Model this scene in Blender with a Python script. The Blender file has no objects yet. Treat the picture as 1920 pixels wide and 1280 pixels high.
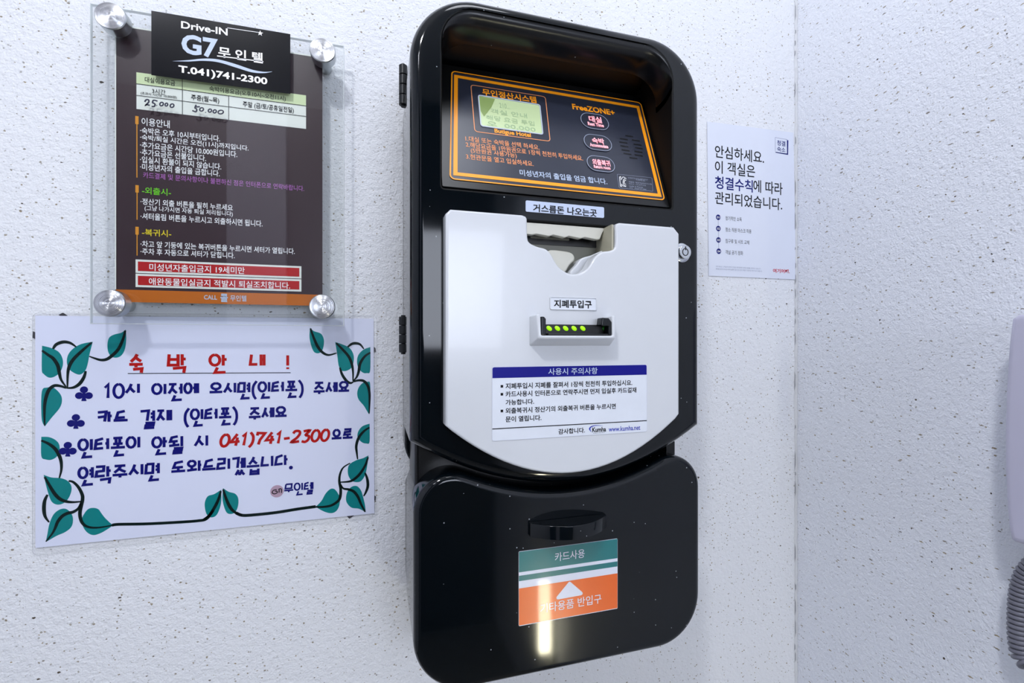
import bpy, bmesh, math, random
from mathutils import Vector, Matrix
from mathutils.geometry import tessellate_polygon
random.seed(7)
SC = bpy.context.scene
COL = SC.collection

# ------------------------------------------------------------------ camera
F = 876.0                     # focal length in pixels of a 1920 x 1280 frame
TH = math.atan2(2990.0, F)    # angle between the view axis and the wall's run
SN, CS = math.sin(TH), math.cos(TH)
D, H = 0.5265, 1.40           # distance of the camera from the wall, its height
CAM = Vector((0, -D, H))
cd = bpy.data.cameras.new('camera')
cd.sensor_width = 36; cd.lens = 36 * F / 1920; cd.clip_start = 0.01
cam = bpy.data.objects.new('camera', cd); COL.objects.link(cam)
cam.location = CAM; cam.rotation_euler = (math.pi / 2, 0, -(math.pi / 2 - TH))
SC.camera = cam

# ------------------------------------------------------------------ light
SC.view_settings.view_transform = 'Standard'; SC.view_settings.look = 'None'
SC.view_settings.gamma = 1; SC.view_settings.use_curve_mapping = False
SC.view_settings.exposure = -0.10
w = bpy.data.worlds.new('world'); SC.world = w; w.use_nodes = True
w.node_tree.nodes['Background'].inputs[0].default_value = (0.72, 0.80, 1.0, 1)
w.node_tree.nodes['Background'].inputs[1].default_value = 0.35

def area(name, loc, target, size, power, color, sy=None):
    l = bpy.data.lights.new(name, 'AREA'); l.energy = power; l.color = color
    l.shape = 'RECTANGLE' if sy else 'DISK'; l.size = size
    if sy: l.size_y = sy
    o = bpy.data.objects.new(name, l); COL.objects.link(o); o.location = loc
    o.rotation_euler = (Vector(target) - Vector(loc)).to_track_quat('-Z', 'Y').to_euler()
    return o
area('ceiling_lamp_light', (-0.42, -0.95, 2.49), (0.05, 0, 1.35), 0.14, 11.5, (0.96, 0.97, 1.0))
area('rear_soft_light', (0.26, -1.75, 1.62), (0.15, 0, 1.40), 0.55, 8.0, (0.80, 0.86, 1.0), 0.5)  # broad unseen light behind the camera, shades the wall left of the kiosk
area('right_lamp_light', (0.15, -0.55, 2.50), (0.35, 0, 1.2), 0.35, 3.0, (0.90, 0.93, 1.0))
area('jamb_fill_light', (-0.75, -1.25, 2.50), (-0.5, -2.0, 1.3), 0.2, 5.0, (0.90, 0.92, 1.0))  # added fill, brightens the rear door frame mirrored in the acrylic

# ------------------------------------------------------------------ colours and materials
def lin(c):
    c = c / 255.0
    return c / 12.92 if c <= 0.04045 else ((c + 0.055) / 1.055) ** 2.4
def rgb(r, g, b): return (lin(r), lin(g), lin(b), 1)

def mat(name, col, rough=0.5, metal=0.0, spec=0.5, emit=None, es=1.0, var=0.04, scale=60, bump=0.0, coat=0.0):
    m = bpy.data.materials.new(name); m.use_nodes = True
    nt = m.node_tree; N = nt.nodes; L = nt.links; p = N['Principled BSDF']
    tc = N.new('ShaderNodeTexCoord'); no = N.new('ShaderNodeTexNoise')
    no.inputs['Scale'].default_value = scale; no.inputs['Detail'].default_value = 3
    L.new(tc.outputs['Object'], no.inputs['Vector'])
    mx = N.new('ShaderNodeMix'); mx.data_type = 'RGBA'
    c = rgb(*col)
    mx.inputs[6].default_value = tuple(x * (1 - var) for x in c[:3]) + (1,)
    mx.inputs[7].default_value = tuple(min(1, x * (1 + var)) for x in c[:3]) + (1,)
    L.new(no.outputs[0], mx.inputs[0]); L.new(mx.outputs[2], p.inputs['Base Color'])
    p.inputs['Roughness'].default_value = rough; p.inputs['Metallic'].default_value = metal
    p.inputs['Specular IOR Level'].default_value = spec
    if coat: p.inputs['Coat Weight'].default_value = coat; p.inputs['Coat Roughness'].default_value = 0.05
    if emit:
        p.inputs['Emission Color'].default_value = rgb(*emit); p.inputs['Emission Strength'].default_value = es
    if bump:
        b = N.new('ShaderNodeBump'); b.inputs['Strength'].default_value = bump; b.inputs['Distance'].default_value = 0.0004
        L.new(no.outputs[0], b.inputs['Height']); L.new(b.outputs[0], p.inputs['Normal'])
    return m

def wall_mat(name, base):
    m = bpy.data.materials.new(name); m.use_nodes = True
    nt = m.node_tree; N = nt.nodes; L = nt.links; p = N['Principled BSDF']
    p.inputs['Roughness'].default_value = 0.62; p.inputs['Specular IOR Level'].default_value = 0.3
    tc = N.new('ShaderNodeTexCoord')
    def noise(scale, detail=2, vec=None):
        n = N.new('ShaderNodeTexNoise'); n.inputs['Scale'].default_value = scale
        n.inputs['Detail'].default_value = detail
        L.new(vec or tc.outputs['Object'], n.inputs['Vector']); return n
    def math_(op, a, b=None, clamp=False):
        n = N.new('ShaderNodeMath'); n.operation = op; n.use_clamp = clamp
        for i, v in ((0, a), (1, b)):
            if v is None: continue
            if isinstance(v, (int, float)): n.inputs[i].default_value = v
            else: L.new(v, n.inputs[i])
        return n.outputs[0]
    def specks(scale, rot, stretch, thr, keep, seed):
        wn = noise(420, 1)
        sub = N.new('ShaderNodeVectorMath'); sub.operation = 'MULTIPLY_ADD'
        L.new(wn.outputs['Color'], sub.inputs[0]); sub.inputs[1].default_value = (0.0016,) * 3
        L.new(tc.outputs['Object'], sub.inputs[2])
        mp = N.new('ShaderNodeMapping'); L.new(sub.outputs[0], mp.inputs[0])
        mp.inputs['Location'].default_value = (seed, seed * .7, seed * 1.3)
        mp.inputs['Rotation'].default_value = rot; mp.inputs['Scale'].default_value = stretch
        v = N.new('ShaderNodeTexVoronoi'); v.inputs['Scale'].default_value = scale
        v.inputs['Randomness'].default_value = 1.0
        L.new(mp.outputs[0], v.inputs['Vector'])
        s = N.new('ShaderNodeSeparateColor'); L.new(v.outputs['Color'], s.inputs[0])
        on = math_('GREATER_THAN', s.outputs[0], 1 - keep)
        size = math_('MULTIPLY', s.outputs[1], thr)
        inside = math_('MULTIPLY', math_('SUBTRACT', size, v.outputs['Distance']), 22, True)
        return math_('MULTIPLY', inside, on), s.outputs[2]
    last = None
    b0 = noise(3, 2)
    mx = N.new('ShaderNodeMix'); mx.data_type = 'RGBA'
    c = rgb(*base); mx.inputs[6].default_value = tuple(x * .97 for x in c[:3]) + (1,); mx.inputs[7].default_value = c
    L.new(b0.outputs[0], mx.inputs[0]); last = mx.outputs[2]
    layers = [
        (195, (0.5, 0.6, 0.7), (1, 1, 1), 0.225, 0.68, 0.0, (160, 156, 146), (132, 118, 84), 0.85),
        (172, (0.2, 0.7, 0.3), (1.0, 0.55, 1.6), 0.235, 0.68, 3.1, (158, 138, 96), (112, 106, 98), 0.9),
        (115, (0.9, -0.7, 0.5), (0.8, 1.3, 1.4), 0.185, 0.12, 5.7, (48, 44, 44), (86, 74, 58), 1.0),
        (270, (0.1, 0.2, 0.3), (1, 1, 1), 0.26, 0.45, 9.3, (150, 150, 152), (140, 134, 120), 0.6),
    ]
    for sc, rot, st, thr, keep, seed, c1, c2, al in layers:
        f, r = specks(sc, rot, st, thr, keep, seed)
        cm = N.new('ShaderNodeMix'); cm.data_type = 'RGBA'
        cm.inputs[6].default_value = rgb(*c1); cm.inputs[7].default_value = rgb(*c2); L.new(r, cm.inputs[0])
        k = N.new('ShaderNodeMix'); k.data_type = 'RGBA'
        L.new(math_('MULTIPLY', f, al), k.inputs[0]); L.new(last, k.inputs[6]); L.new(cm.outputs[2], k.inputs[7])
        last = k.outputs[2]
    L.new(last, p.inputs['Base Color'])
    h1 = noise(250, 3); h2 = noise(560, 2)
    hh = math_('ADD', h1.outputs[0], math_('MULTIPLY', h2.outputs[0], 0.45))
    b = N.new('ShaderNodeBump'); b.inputs['Strength'].default_value = 0.8; b.inputs['Distance'].default_value = 0.0017
    L.new(hh, b.inputs['Height']); L.new(b.outputs[0], p.inputs['Normal'])
    return m

def gloss_black(name, col=(5, 10, 15), rough=0.06, dust=True):
    m = mat(name, col, rough, 0, 0.40, var=0.1)
    if dust:
        N = m.node_tree.nodes; L = m.node_tree.links; p = N['Principled BSDF']
        tc = [n for n in N if n.type == 'TEX_COORD'][0]
        v = N.new('ShaderNodeTexVoronoi'); v.inputs['Scale'].default_value = 170
        L.new(tc.outputs['Object'], v.inputs['Vector'])
        s = N.new('ShaderNodeSeparateColor'); L.new(v.outputs['Color'], s.inputs[0])
        a = N.new('ShaderNodeMath'); a.operation = 'GREATER_THAN'; a.inputs[1].default_value = 0.82
        L.new(s.outputs[0], a.inputs[0])
        q = N.new('ShaderNodeMath'); q.operation = 'MULTIPLY'; q.inputs[1].default_value = 0.105
        L.new(s.outputs[1], q.inputs[0])
        d = N.new('ShaderNodeMath'); d.operation = 'LESS_THAN'
        L.new(v.outputs['Distance'], d.inputs[0]); L.new(q.outputs[0], d.inputs[1])
        e = N.new('ShaderNodeMath'); e.operation = 'MULTIPLY'
        L.new(a.outputs[0], e.inputs[0]); L.new(d.outputs[0], e.inputs[1])
        mx = N.new('ShaderNodeMix'); mx.data_type = 'RGBA'; mx.inputs[7].default_value = rgb(150, 155, 160)
        old = p.inputs['Base Color'].links[0].from_socket
        L.new(e.outputs[0], mx.inputs[0]); L.new(old, mx.inputs[6]); L.new(mx.outputs[2], p.inputs['Base Color'])
        n2 = N.new('ShaderNodeTexNoise'); n2.inputs['Scale'].default_value = 9; n2.inputs['Detail'].default_value = 5
        L.new(tc.outputs['Object'], n2.inputs['Vector'])
        mr = N.new('ShaderNodeMapRange'); mr.inputs[3].default_value = rough * .7; mr.inputs[4].default_value = rough * 1.7
        L.new(n2.outputs[0], mr.inputs[0]); L.new(mr.outputs[0], p.inputs['Roughness'])
    return m

def clear(name, tint, ior=1.49, rough=0.01, body=0.0):
    m = bpy.data.materials.new(name); m.use_nodes = True
    nt = m.node_tree; N = nt.nodes; L = nt.links; N.remove(N['Principled BSDF']); out = N['Material Output']
    tr = N.new('ShaderNodeBsdfTransparent'); tr.inputs[0].default_value = tint
    gl = N.new('ShaderNodeBsdfGlossy'); gl.inputs['Roughness'].default_value = rough
    fr = N.new('ShaderNodeFresnel'); ge = N.new('ShaderNodeNewGeometry')
    ir = N.new('ShaderNodeMapRange'); ir.inputs[3].default_value = ior; ir.inputs[4].default_value = 1 / ior   # same reflectance on the way out
    L.new(ge.outputs['Backfacing'], ir.inputs[0]); L.new(ir.outputs[0], fr.inputs[0])
    mx = N.new('ShaderNodeMixShader'); L.new(fr.outputs[0], mx.inputs[0])
    L.new(tr.outputs[0], mx.inputs[1]); L.new(gl.outputs[0], mx.inputs[2])
    if body:
        df = N.new('ShaderNodeBsdfDiffuse'); df.inputs[0].default_value = (0.85, 0.9, 0.92, 1)
        m2 = N.new('ShaderNodeMixShader'); m2.inputs[0].default_value = body
        L.new(mx.outputs[0], m2.inputs[1]); L.new(df.outputs[0], m2.inputs[2]); L.new(m2.outputs[0], out.inputs[0])
    else: L.new(mx.outputs[0], out.inputs[0])
    return m

def brushed(name):
    """turned metal disc: concentric grooves tilt the surface towards and away from the centre"""
    m = mat(name, (214, 215, 219), 0.22, 1.0, var=0.02, scale=500)
    N = m.node_tree.nodes; L = m.node_tree.links; p = N['Principled BSDF']
    tc = N.new('ShaderNodeTexCoord')
    def vm(op, a, b=None):
        n = N.new('ShaderNodeVectorMath'); n.operation = op
        for i, v in ((0, a), (1, b)):
            if v is None: continue
            if isinstance(v, tuple): n.inputs[i].default_value = v
            else: L.new(v, n.inputs[i])
        return n
    flat = vm('MULTIPLY', tc.outputs['Object'], (1, 0, 1)).outputs[0]
    r = vm('LENGTH', flat).outputs['Value']
    k = N.new('ShaderNodeMath'); k.operation = 'MULTIPLY'; k.inputs[1].default_value = 26000; L.new(r, k.inputs[0])
    fl = N.new('ShaderNodeMath'); fl.operation = 'FLOOR'; L.new(k.outputs[0], fl.inputs[0])
    wn = N.new('ShaderNodeTexWhiteNoise'); wn.noise_dimensions = '1D'; L.new(fl.outputs[0], wn.inputs['W'])
    c = N.new('ShaderNodeMapRange'); c.inputs[3].default_value = -0.55; c.inputs[4].default_value = 0.55; L.new(wn.outputs['Value'], c.inputs[0])
    tilt = N.new('ShaderNodeVectorMath'); tilt.operation = 'SCALE'
    L.new(vm('NORMALIZE', flat).outputs[0], tilt.inputs[0]); L.new(c.outputs[0], tilt.inputs['Scale'])
    ge = N.new('ShaderNodeNewGeometry')
    nn = vm('NORMALIZE', vm('ADD', ge.outputs['Normal'], tilt.outputs[0]).outputs[0])
    L.new(nn.outputs[0], p.inputs['Normal'])
    return m

M = dict(
    wall=wall_mat('speckled_plaster', (233, 235, 240)), wall_r=wall_mat('speckled_plaster_right', (236, 239, 247)),
    floor=mat('grey_floor_tile', (120, 118, 115), 0.4, scale=20, var=.15), ceil=mat('white_ceiling', (226, 226, 226), 0.8),
    rear=mat('dark_door_panel', (44, 40, 42), 0.5), jamb=mat('pale_door_frame', (214, 212, 222), 0.5),
    black=gloss_black('black_gloss_plastic'), black_in=gloss_black('black_inner_plastic', (8, 9, 11), 0.30, False),
    hood=gloss_black('hood_plastic', (10, 12, 15), 0.20), black_side=mat('black_recess_side', (7, 8, 9), 0.55, 0, 0.2), satin=mat('black_satin_metal', (28, 30, 33), 0.35, 0.3), dark=mat('slot_black', (6, 6, 7), 0.4),
    panel=mat('panel_film', (44, 48, 62), 0.30, 0, 0.5, var=.06),
    white=mat('white_glossy_abs', (211, 214, 219), 0.22, 0, 0.5, var=.015, coat=.2),
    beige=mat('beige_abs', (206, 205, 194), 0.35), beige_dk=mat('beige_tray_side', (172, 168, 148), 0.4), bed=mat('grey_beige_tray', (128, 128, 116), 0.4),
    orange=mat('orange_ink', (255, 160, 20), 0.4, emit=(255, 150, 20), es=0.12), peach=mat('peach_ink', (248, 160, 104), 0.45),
    whiteink=mat('white_ink', (252, 252, 254), 0.45), greyink=mat('silver_grey_ink', (150, 158, 178), 0.45),
    paleink=mat('pale_blue_ink', (190, 205, 228), 0.45),
    redglow=mat('lit_red_legend', (255, 190, 198), 0.4, emit=(255, 160, 175), es=0.6),
    redhalo=mat('red_legend_halo', (120, 24, 44), 0.4, emit=(170, 20, 50), es=0.3),
    lcd=mat('lcd_green', (196, 214, 166), 0.25, 0, 0.5, emit=(170, 200, 130), es=0.12, var=.05, scale=30),
    lcdleaf=mat('lcd_film_lifted', (142, 166, 98), 0.3), lcdink=mat('lcd_segments', (160, 188, 146), 0.4),
    lcdrim=mat('lcd_rim', (190, 198, 214), 0.35),
    black_ink=mat('black_ink', (12, 12, 16), 0.5, 0, 0.2), navy=mat('navy_ink', (8, 8, 128), 0.4, 0, 0.2), blue=mat('blue_ink', (24, 44, 170), 0.45),
    pen=mat('dark_blue_marker', (16, 20, 52), 0.4),
    silver_label=mat('silver_label', (196, 208, 232), 0.4), plate_white=mat('label_white', (222, 227, 236), 0.35),
    teal=mat('teal_print', (0, 112, 116), 0.28, coat=.3), tangerine=mat('orange_print', (232, 98, 6), 0.28, coat=.3),
    stickerwhite=mat('sticker_white', (222, 226, 240), 0.28, coat=.3),
    brown=mat('brown_print', (56, 38, 45), 0.35, var=.06), red=mat('red_print', (186, 16, 22), 0.4), ochre=mat('ochre_print', (196, 104, 12), 0.4),
    purple=mat('purple_ink', (188, 112, 196), 0.5), lime=mat('lime_ink', (112, 214, 20), 0.5), yellow=mat('yellow_ink', (236, 214, 20), 0.5),
    amber=mat('amber_ink', (226, 150, 30), 0.5), pale_green=mat('pale_green_print', (218, 233, 184), 0.45), cream=mat('cream_print', (240, 243, 236), 0.45),
    header=mat('header_black_film', (14, 15, 20), 0.12, 0, 0.5, var=.1),
    paper=mat('white_paper', (222, 227, 248), 0.6, var=.01), poster=mat('poster_paper', (222, 227, 241), 0.5, var=.01),
    leaf=mat('leaf_print', (0, 128, 130), 0.5, 0, 0.2), stem=mat('stem_print', (2, 24, 23), 0.5, 0, 0.15), notered=mat('notice_red_ink', (182, 18, 16), 0.5, 0, 0.2),
    notenavy=mat('notice_navy_ink', (6, 8, 112), 0.5, 0, 0.2), mauve=mat('mauve_dot', (184, 156, 176), 0.6), tape=mat('dark_tape', (52, 50, 58), 0.6),
    posterink=mat('poster_ink', (16, 20, 26), 0.5, 0, .2), posternavy=mat('poster_navy', (8, 24, 112), 0.5, 0, .2), logo=mat('logo_red', (196, 22, 52), 0.5),
    chrome=mat('chrome', (205, 208, 212), 0.18, 1.0), brushed=brushed('turned_steel'), steel_side=mat('steel_side', (190, 194, 196), 0.30, 1.0),
    acrylic=clear('clear_acrylic', (0.972, 0.982, 0.982, 1), 1.49), acr_edge=clear('acrylic_edge', (0.9, 0.94, 0.95, 1), 1.6, 0.15, 0.68),
    pouch=clear('laminate_film', (0.985, 0.985, 0.985, 1), 1.3, 0.12), pouch_edge=clear('laminate_edge', (0.8, 0.8, 0.82, 1), 1.4, .2, .2),
    green_led=mat('green_led', (140, 230, 0), 0.4, emit=(160, 235, 10), es=0.9), green_dim=mat('green_led_dim', (10, 50, 6), 0.4, emit=(10, 90, 6), es=0.4),
    phone=mat('phone_plastic', (196, 194, 214), 0.35, var=.02), cord=mat('cord_rubber', (112, 112, 124), 0.35), crack=mat('corner_gap', (158, 160, 166), 0.8),
    caulk=mat('corner_caulk', (214, 216, 220), 0.8, bump=.5, scale=300),
    streakglow=mat('streak_strip_glow', (255, 250, 225), 0.4, emit=(255, 248, 215), es=60.0), fitting=mat('lamp_fitting', (190, 190, 190), 0.4),  # emission of the strip added to mirror a streak in the lower door
    glow=mat('lamp_diffuser', (255, 255, 250), 0.4, emit=(255, 252, 245), es=3.0), redled=mat('red_display', (150, 0, 20), 0.4, emit=(255, 0, 40), es=0.5),
)

# ------------------------------------------------------------------ geometry helpers
class Plane:
    """a flat surface: origin, right, up, outward normal (metres)"""
    def __init__(s, O, ex, ey):
        s.O = Vector(O); s.ex = Vector(ex).normalized(); s.ey = Vector(ey).normalized(); s.n = s.ex.cross(s.ey)
    def up(s, d): return Plane(s.O + s.n * d, s.ex, s.ey)
    def loc(s, x, y):
        """where the sight line through photo pixel (x, y) meets this surface, in its own metres"""
        a = (x - 960) / F; b = -(y - 640) / F
        d = Vector((a * SN + CS, -a * CS + SN, b))
        t = (s.O - CAM).dot(s.n) / d.dot(s.n)
        p = CAM + d * t - s.O
        return (p.dot(s.ex), p.dot(s.ey))
    def w(s, a, b, h=0.0): return s.O + s.ex * a + s.ey * b + s.n * h
def PW(t): return Plane((0, -t, H), (1, 0, 0), (0, 0, 1))
UC = 0.5768                                   # the room corner
def PR(off): return Plane((UC - off, 0, H), (0, -1, 0), (0, 0, 1))

def link(name, me, parent=None):
    o = bpy.data.objects.new(name, me); COL.objects.link(o)
    if parent: o.parent = parent
    return o
def tag(o, label=None, cat=None, group=None, kind=None):
    for k, v in (('label', label), ('category', cat), ('group', group), ('kind', kind)):
        if v: o[k] = v
    return o
def thing(name, loc, label, cat, group=None):
    o = bpy.data.objects.new(name, None); COL.objects.link(o); o.location = loc; o.empty_display_size = .02
    o['root'] = 1
    del o['root']
    return tag(o, label, cat, group)
def rootloc(p):
    v = Vector((0, 0, 0))
    while p: v += p.location; p = p.parent
    return v

class MB:
    def __init__(s): s.v = []; s.f = []; s.mi = []; s.smooth = False
    def poly(s, pts, faces, mi=0):
        n = len(s.v); s.v += [Vector(p) for p in pts]
        for f in faces: s.f.append([n + i for i in f]); s.mi.append(mi)
    def build(s, name, m, parent=None, smooth=None):
        if not s.f: return None
        me = bpy.data.meshes.new(name); off = rootloc(parent)
        c = Vector((0, 0, 0))
        if parent is None:
            c = sum(s.v, Vector()) / len(s.v)
        me.from_pydata([p - off - c for p in s.v], [], s.f)
        for mm in (m if isinstance(m, (list, tuple)) else [m]): me.materials.append(mm)
        for i, p in enumerate(me.polygons): p.material_index = s.mi[i]
        if smooth:
            for p in me.polygons: p.use_smooth = True
            me.set_sharp_from_angle(angle=math.radians(smooth))
        me.update(); me.validate()
        o = link(name, me, parent)
        if parent is None: o.location = c
        return o

def area2(P): return sum(P[i][0] * P[(i + 1) % len(P)][1] - P[(i + 1) % len(P)][0] * P[i][1] for i in range(len(P))) / 2
def ccw(P): return list(P) if area2(P) > 0 else list(reversed(P))
def clean(P, e=1e-6):
    Q = []
    for p in P:
        if not Q or (p[0] - Q[-1][0]) ** 2 + (p[1] - Q[-1][1]) ** 2 > e * e: Q.append(p)
    if (Q[0][0] - Q[-1][0]) ** 2 + (Q[0][1] - Q[-1][1]) ** 2 < e * e: Q.pop()
    return Q
def inset(P, d):
    """offset a CCW polygon inward by d"""
    n = len(P); R = []
    for i in range(n):
        a, b, c = P[i - 1], P[i], P[(i + 1) % n]
        u = Vector((b[0] - a[0], b[1] - a[1])).normalized(); v = Vector((c[0] - b[0], c[1] - b[1])).normalized()
        n1 = Vector((-u.y, u.x)); n2 = Vector((-v.y, v.x)); m = n1 + n2
        if m.length < 1e-6: m = n1
        m.normalize(); k = max(0.35, m.dot(n1))
        R.append((b[0] + m.x * d / k, b[1] + m.y * d / k))
    return R
def rp(P, r, n=6):
    """round the corners of a polygon; r one radius or one per corner"""
    P = ccw(P) if not isinstance(r, (list, tuple)) else P
    R = r if isinstance(r, (list, tuple)) else [r] * len(P)
    out = []; N = len(P)
    for i in range(N):
        a, b, c = Vector(P[i - 1]), Vector(P[i]), Vector(P[(i + 1) % N])
        u = (a - b); v = (c - b)
        if R[i] <= 0: out.append(tuple(b)); continue
        ang = u.angle(v); t = min(R[i] / math.tan(ang / 2), u.length * .49, v.length * .49)
        u.normalize(); v.normalize(); p0 = b + u * t; p1 = b + v * t
        rr = t * math.tan(ang / 2); ce = b + (u + v).normalized() * math.hypot(t, rr)
        s0 = math.atan2(p0.y - ce.y, p0.x - ce.x); s1 = math.atan2(p1.y - ce.y, p1.x - ce.x)
        dd = (s1 - s0 + math.pi) % (2 * math.pi) - math.pi
        for k in range(n + 1):
            q = s0 + dd * k / n; out.append((ce.x + rr * math.cos(q), ce.y + rr * math.sin(q)))
    return clean(out)
def cr(P, n=6, closed=False):
    """smooth curve through points"""
    out = []; N = len(P); rng = N if closed else N - 1
    g = (lambda i: P[i % N]) if closed else (lambda i: P[max(0, min(N - 1, i))])
    for i in range(rng):
        p0, p1, p2, p3 = g(i - 1), g(i), g(i + 1), g(i + 2)
        for k in range(n):
            t = k / n
            out.append(tuple(0.5 * (2 * p1[j] + (p2[j] - p0[j]) * t + (2 * p0[j] - 5 * p1[j] + 4 * p2[j] - p3[j]) * t * t
                        + (3 * p1[j] - p0[j] - 3 * p2[j] + p3[j]) * t ** 3) for j in (0, 1)))
    if not closed: out.append(tuple(P[-1]))
    return out
def tess(loops):
    L3 = [[Vector((x, y, 0)) for x, y in l] for l in loops]
    flat = [p for l in loops for p in l]; T = []
    for t in tessellate_polygon(L3):
        a, b, c = (flat[i] for i in t)
        ar = (b[0] - a[0]) * (c[1] - a[1]) - (c[0] - a[0]) * (b[1] - a[1])
        if abs(ar) < 1e-14: continue
        T.append(tuple(t) if ar > 0 else (t[0], t[2], t[1]))
    return flat, T

def slab(mb, pl, outer, h0, h1, bev=0.0, seg=5, holes=(), hbev=None, hdepth=None, back=True, side_mi=0, cap_mi=0, hole_mi=0):
    """solid of the given outline from height h0 to h1 above the plane, front edges rounded, with holes"""
    outer = clean(ccw(outer)); holes = [clean(ccw(h)) for h in holes]; hbev = bev if hbev is None else hbev
    def prof(b):
        if b <= 0: return [(0, h0), (0, h1)]
        r = [(0, h0), (0, h1 - b)]
        for k in range(1, seg + 1):
            q = k / seg * math.pi / 2; r.append((b * (1 - math.cos(q)), h1 - b + b * math.sin(q)))
        r.append((b * 1.1, h1)); return r
    caps = []
    for idx, lp in enumerate([outer] + holes):
        b = bev if idx == 0 else hbev; sgn = 1 if idx == 0 else -1
        pr = prof(b)
        if idx and hdepth is not None: pr[0] = (0, hdepth)
        rings = [inset(lp, sgn * d) if d else lp for d, _ in pr]
        n = len(lp); base = len(mb.v)
        for (d, h), rg in zip(pr, rings): mb.v += [pl.w(x, y, h) for x, y in rg]
        for r in range(len(rings) - 1):
            for i in range(n):
                a = base + r * n + i; bb = base + r * n + (i + 1) % n; c = bb + n; dd = a + n
                mb.f.append([a, bb, c, dd] if idx == 0 else [dd, c, bb, a]); mb.mi.append(side_mi if idx == 0 or r >= len(rings) - 2 else hole_mi)
        caps.append((rings[-1], base + (len(rings) - 1) * n, rings[0], base))
    flat, T = tess([c[0] for c in caps]); ids = [c[1] + i for c in caps for i in range(len(c[0]))]
    for t in T: mb.f.append([ids[i] for i in t]); mb.mi.append(cap_mi)
    if back:
        flat, T = tess([c[2] for c in caps]); ids = [c[3] + i for c in caps for i in range(len(c[2]))]
        for t in T: mb.f.append([ids[i] for i in reversed(t)]); mb.mi.append(cap_mi)
    return mb
def part(name, pl, outer, h0, h1, m, parent, bev=0.0, **k):
    sm = k.pop('smooth', 35); mb = MB(); slab(mb, pl, outer, h0, h1, bev, **k); return mb.build(name, m, parent, sm)
def lathe(mb, pl, c, prof, n=40, cap=True):
    """turned shape about the plane's normal through c; prof = (radius, height) from base to top"""
    base = len(mb.v)
    for r, h in prof:
        for i in range(n):
            q = 2 * math.pi * i / n; mb.v.append(pl.w(c[0] + r * math.cos(q), c[1] + r * math.sin(q), h))
    for k in range(len(prof) - 1):
        for i in range(n):
            a = base + k * n + i; b = base + k * n + (i + 1) % n
            mb.f.append([a, b, b + n, a + n]); mb.mi.append(0)
    if cap:
        mb.f.append([base + (len(prof) - 1) * n + i for i in range(n)]); mb.mi.append(0)
        mb.f.append([base + i for i in reversed(range(n))]); mb.mi.append(0)
def box(mb, lo, hi, mi=0):
    x0, y0, z0 = lo; x1, y1, z1 = hi
    mb.poly([(x0, y0, z0), (x1, y0, z0), (x1, y1, z0), (x0, y1, z0), (x0, y0, z1), (x1, y0, z1), (x1, y1, z1), (x0, y1, z1)],
            [(0, 3, 2, 1), (4, 5, 6, 7), (0, 1, 5, 4), (1, 2, 6, 5), (2, 3, 7, 6), (3, 0, 4, 7)], mi)
def tube(mb, path, r, n=8):
    base = len(mb.v); P = [Vector(p) for p in path]; prev = None
    for i, p in enumerate(P):
        t = (P[min(i + 1, len(P) - 1)] - P[max(i - 1, 0)]).normalized()
        if prev is None: prev = t.orthogonal().normalized()
        u = (prev - t * prev.dot(t)).normalized(); prev = u; v = t.cross(u)
        for k in range(n):
            q = 2 * math.pi * k / n; mb.v.append(p + (u * math.cos(q) + v * math.sin(q)) * r)
    for i in range(len(P) - 1):
        for k in range(n):
            a = base + i * n + k; b = base + i * n + (k + 1) % n
            mb.f.append([a, b, b + n, a + n]); mb.mi.append(0)
    mb.f.append([base + k for k in reversed(range(n))]); mb.mi.append(0)
    mb.f.append([base + (len(P) - 1) * n + k for k in range(n)]); mb.mi.append(0)

# ------------------------------------------------------------------ flat print: lettering, lines, shapes
_tc = {}
_keep = bpy.data.curves.new('keep', 'FONT'); _keep.body = '가'; _keepo = bpy.data.objects.new('keep', _keep); _keepo.to_mesh()
def glyphs(s, bold):
    k = (s, bold)
    if k not in _tc:
        cu = bpy.data.curves.new('t', 'FONT'); cu.body = s; cu.resolution_u = 3; cu.offset = bold
        o = bpy.data.objects.new('t', cu); me = o.to_mesh()
        _tc[k] = ([(v.co.x, v.co.y) for v in me.vertices], [tuple(p.vertices) for p in me.polygons])
        o.to_mesh_clear(); bpy.data.objects.remove(o); bpy.data.curves.remove(cu)
    return _tc[k]

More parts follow.
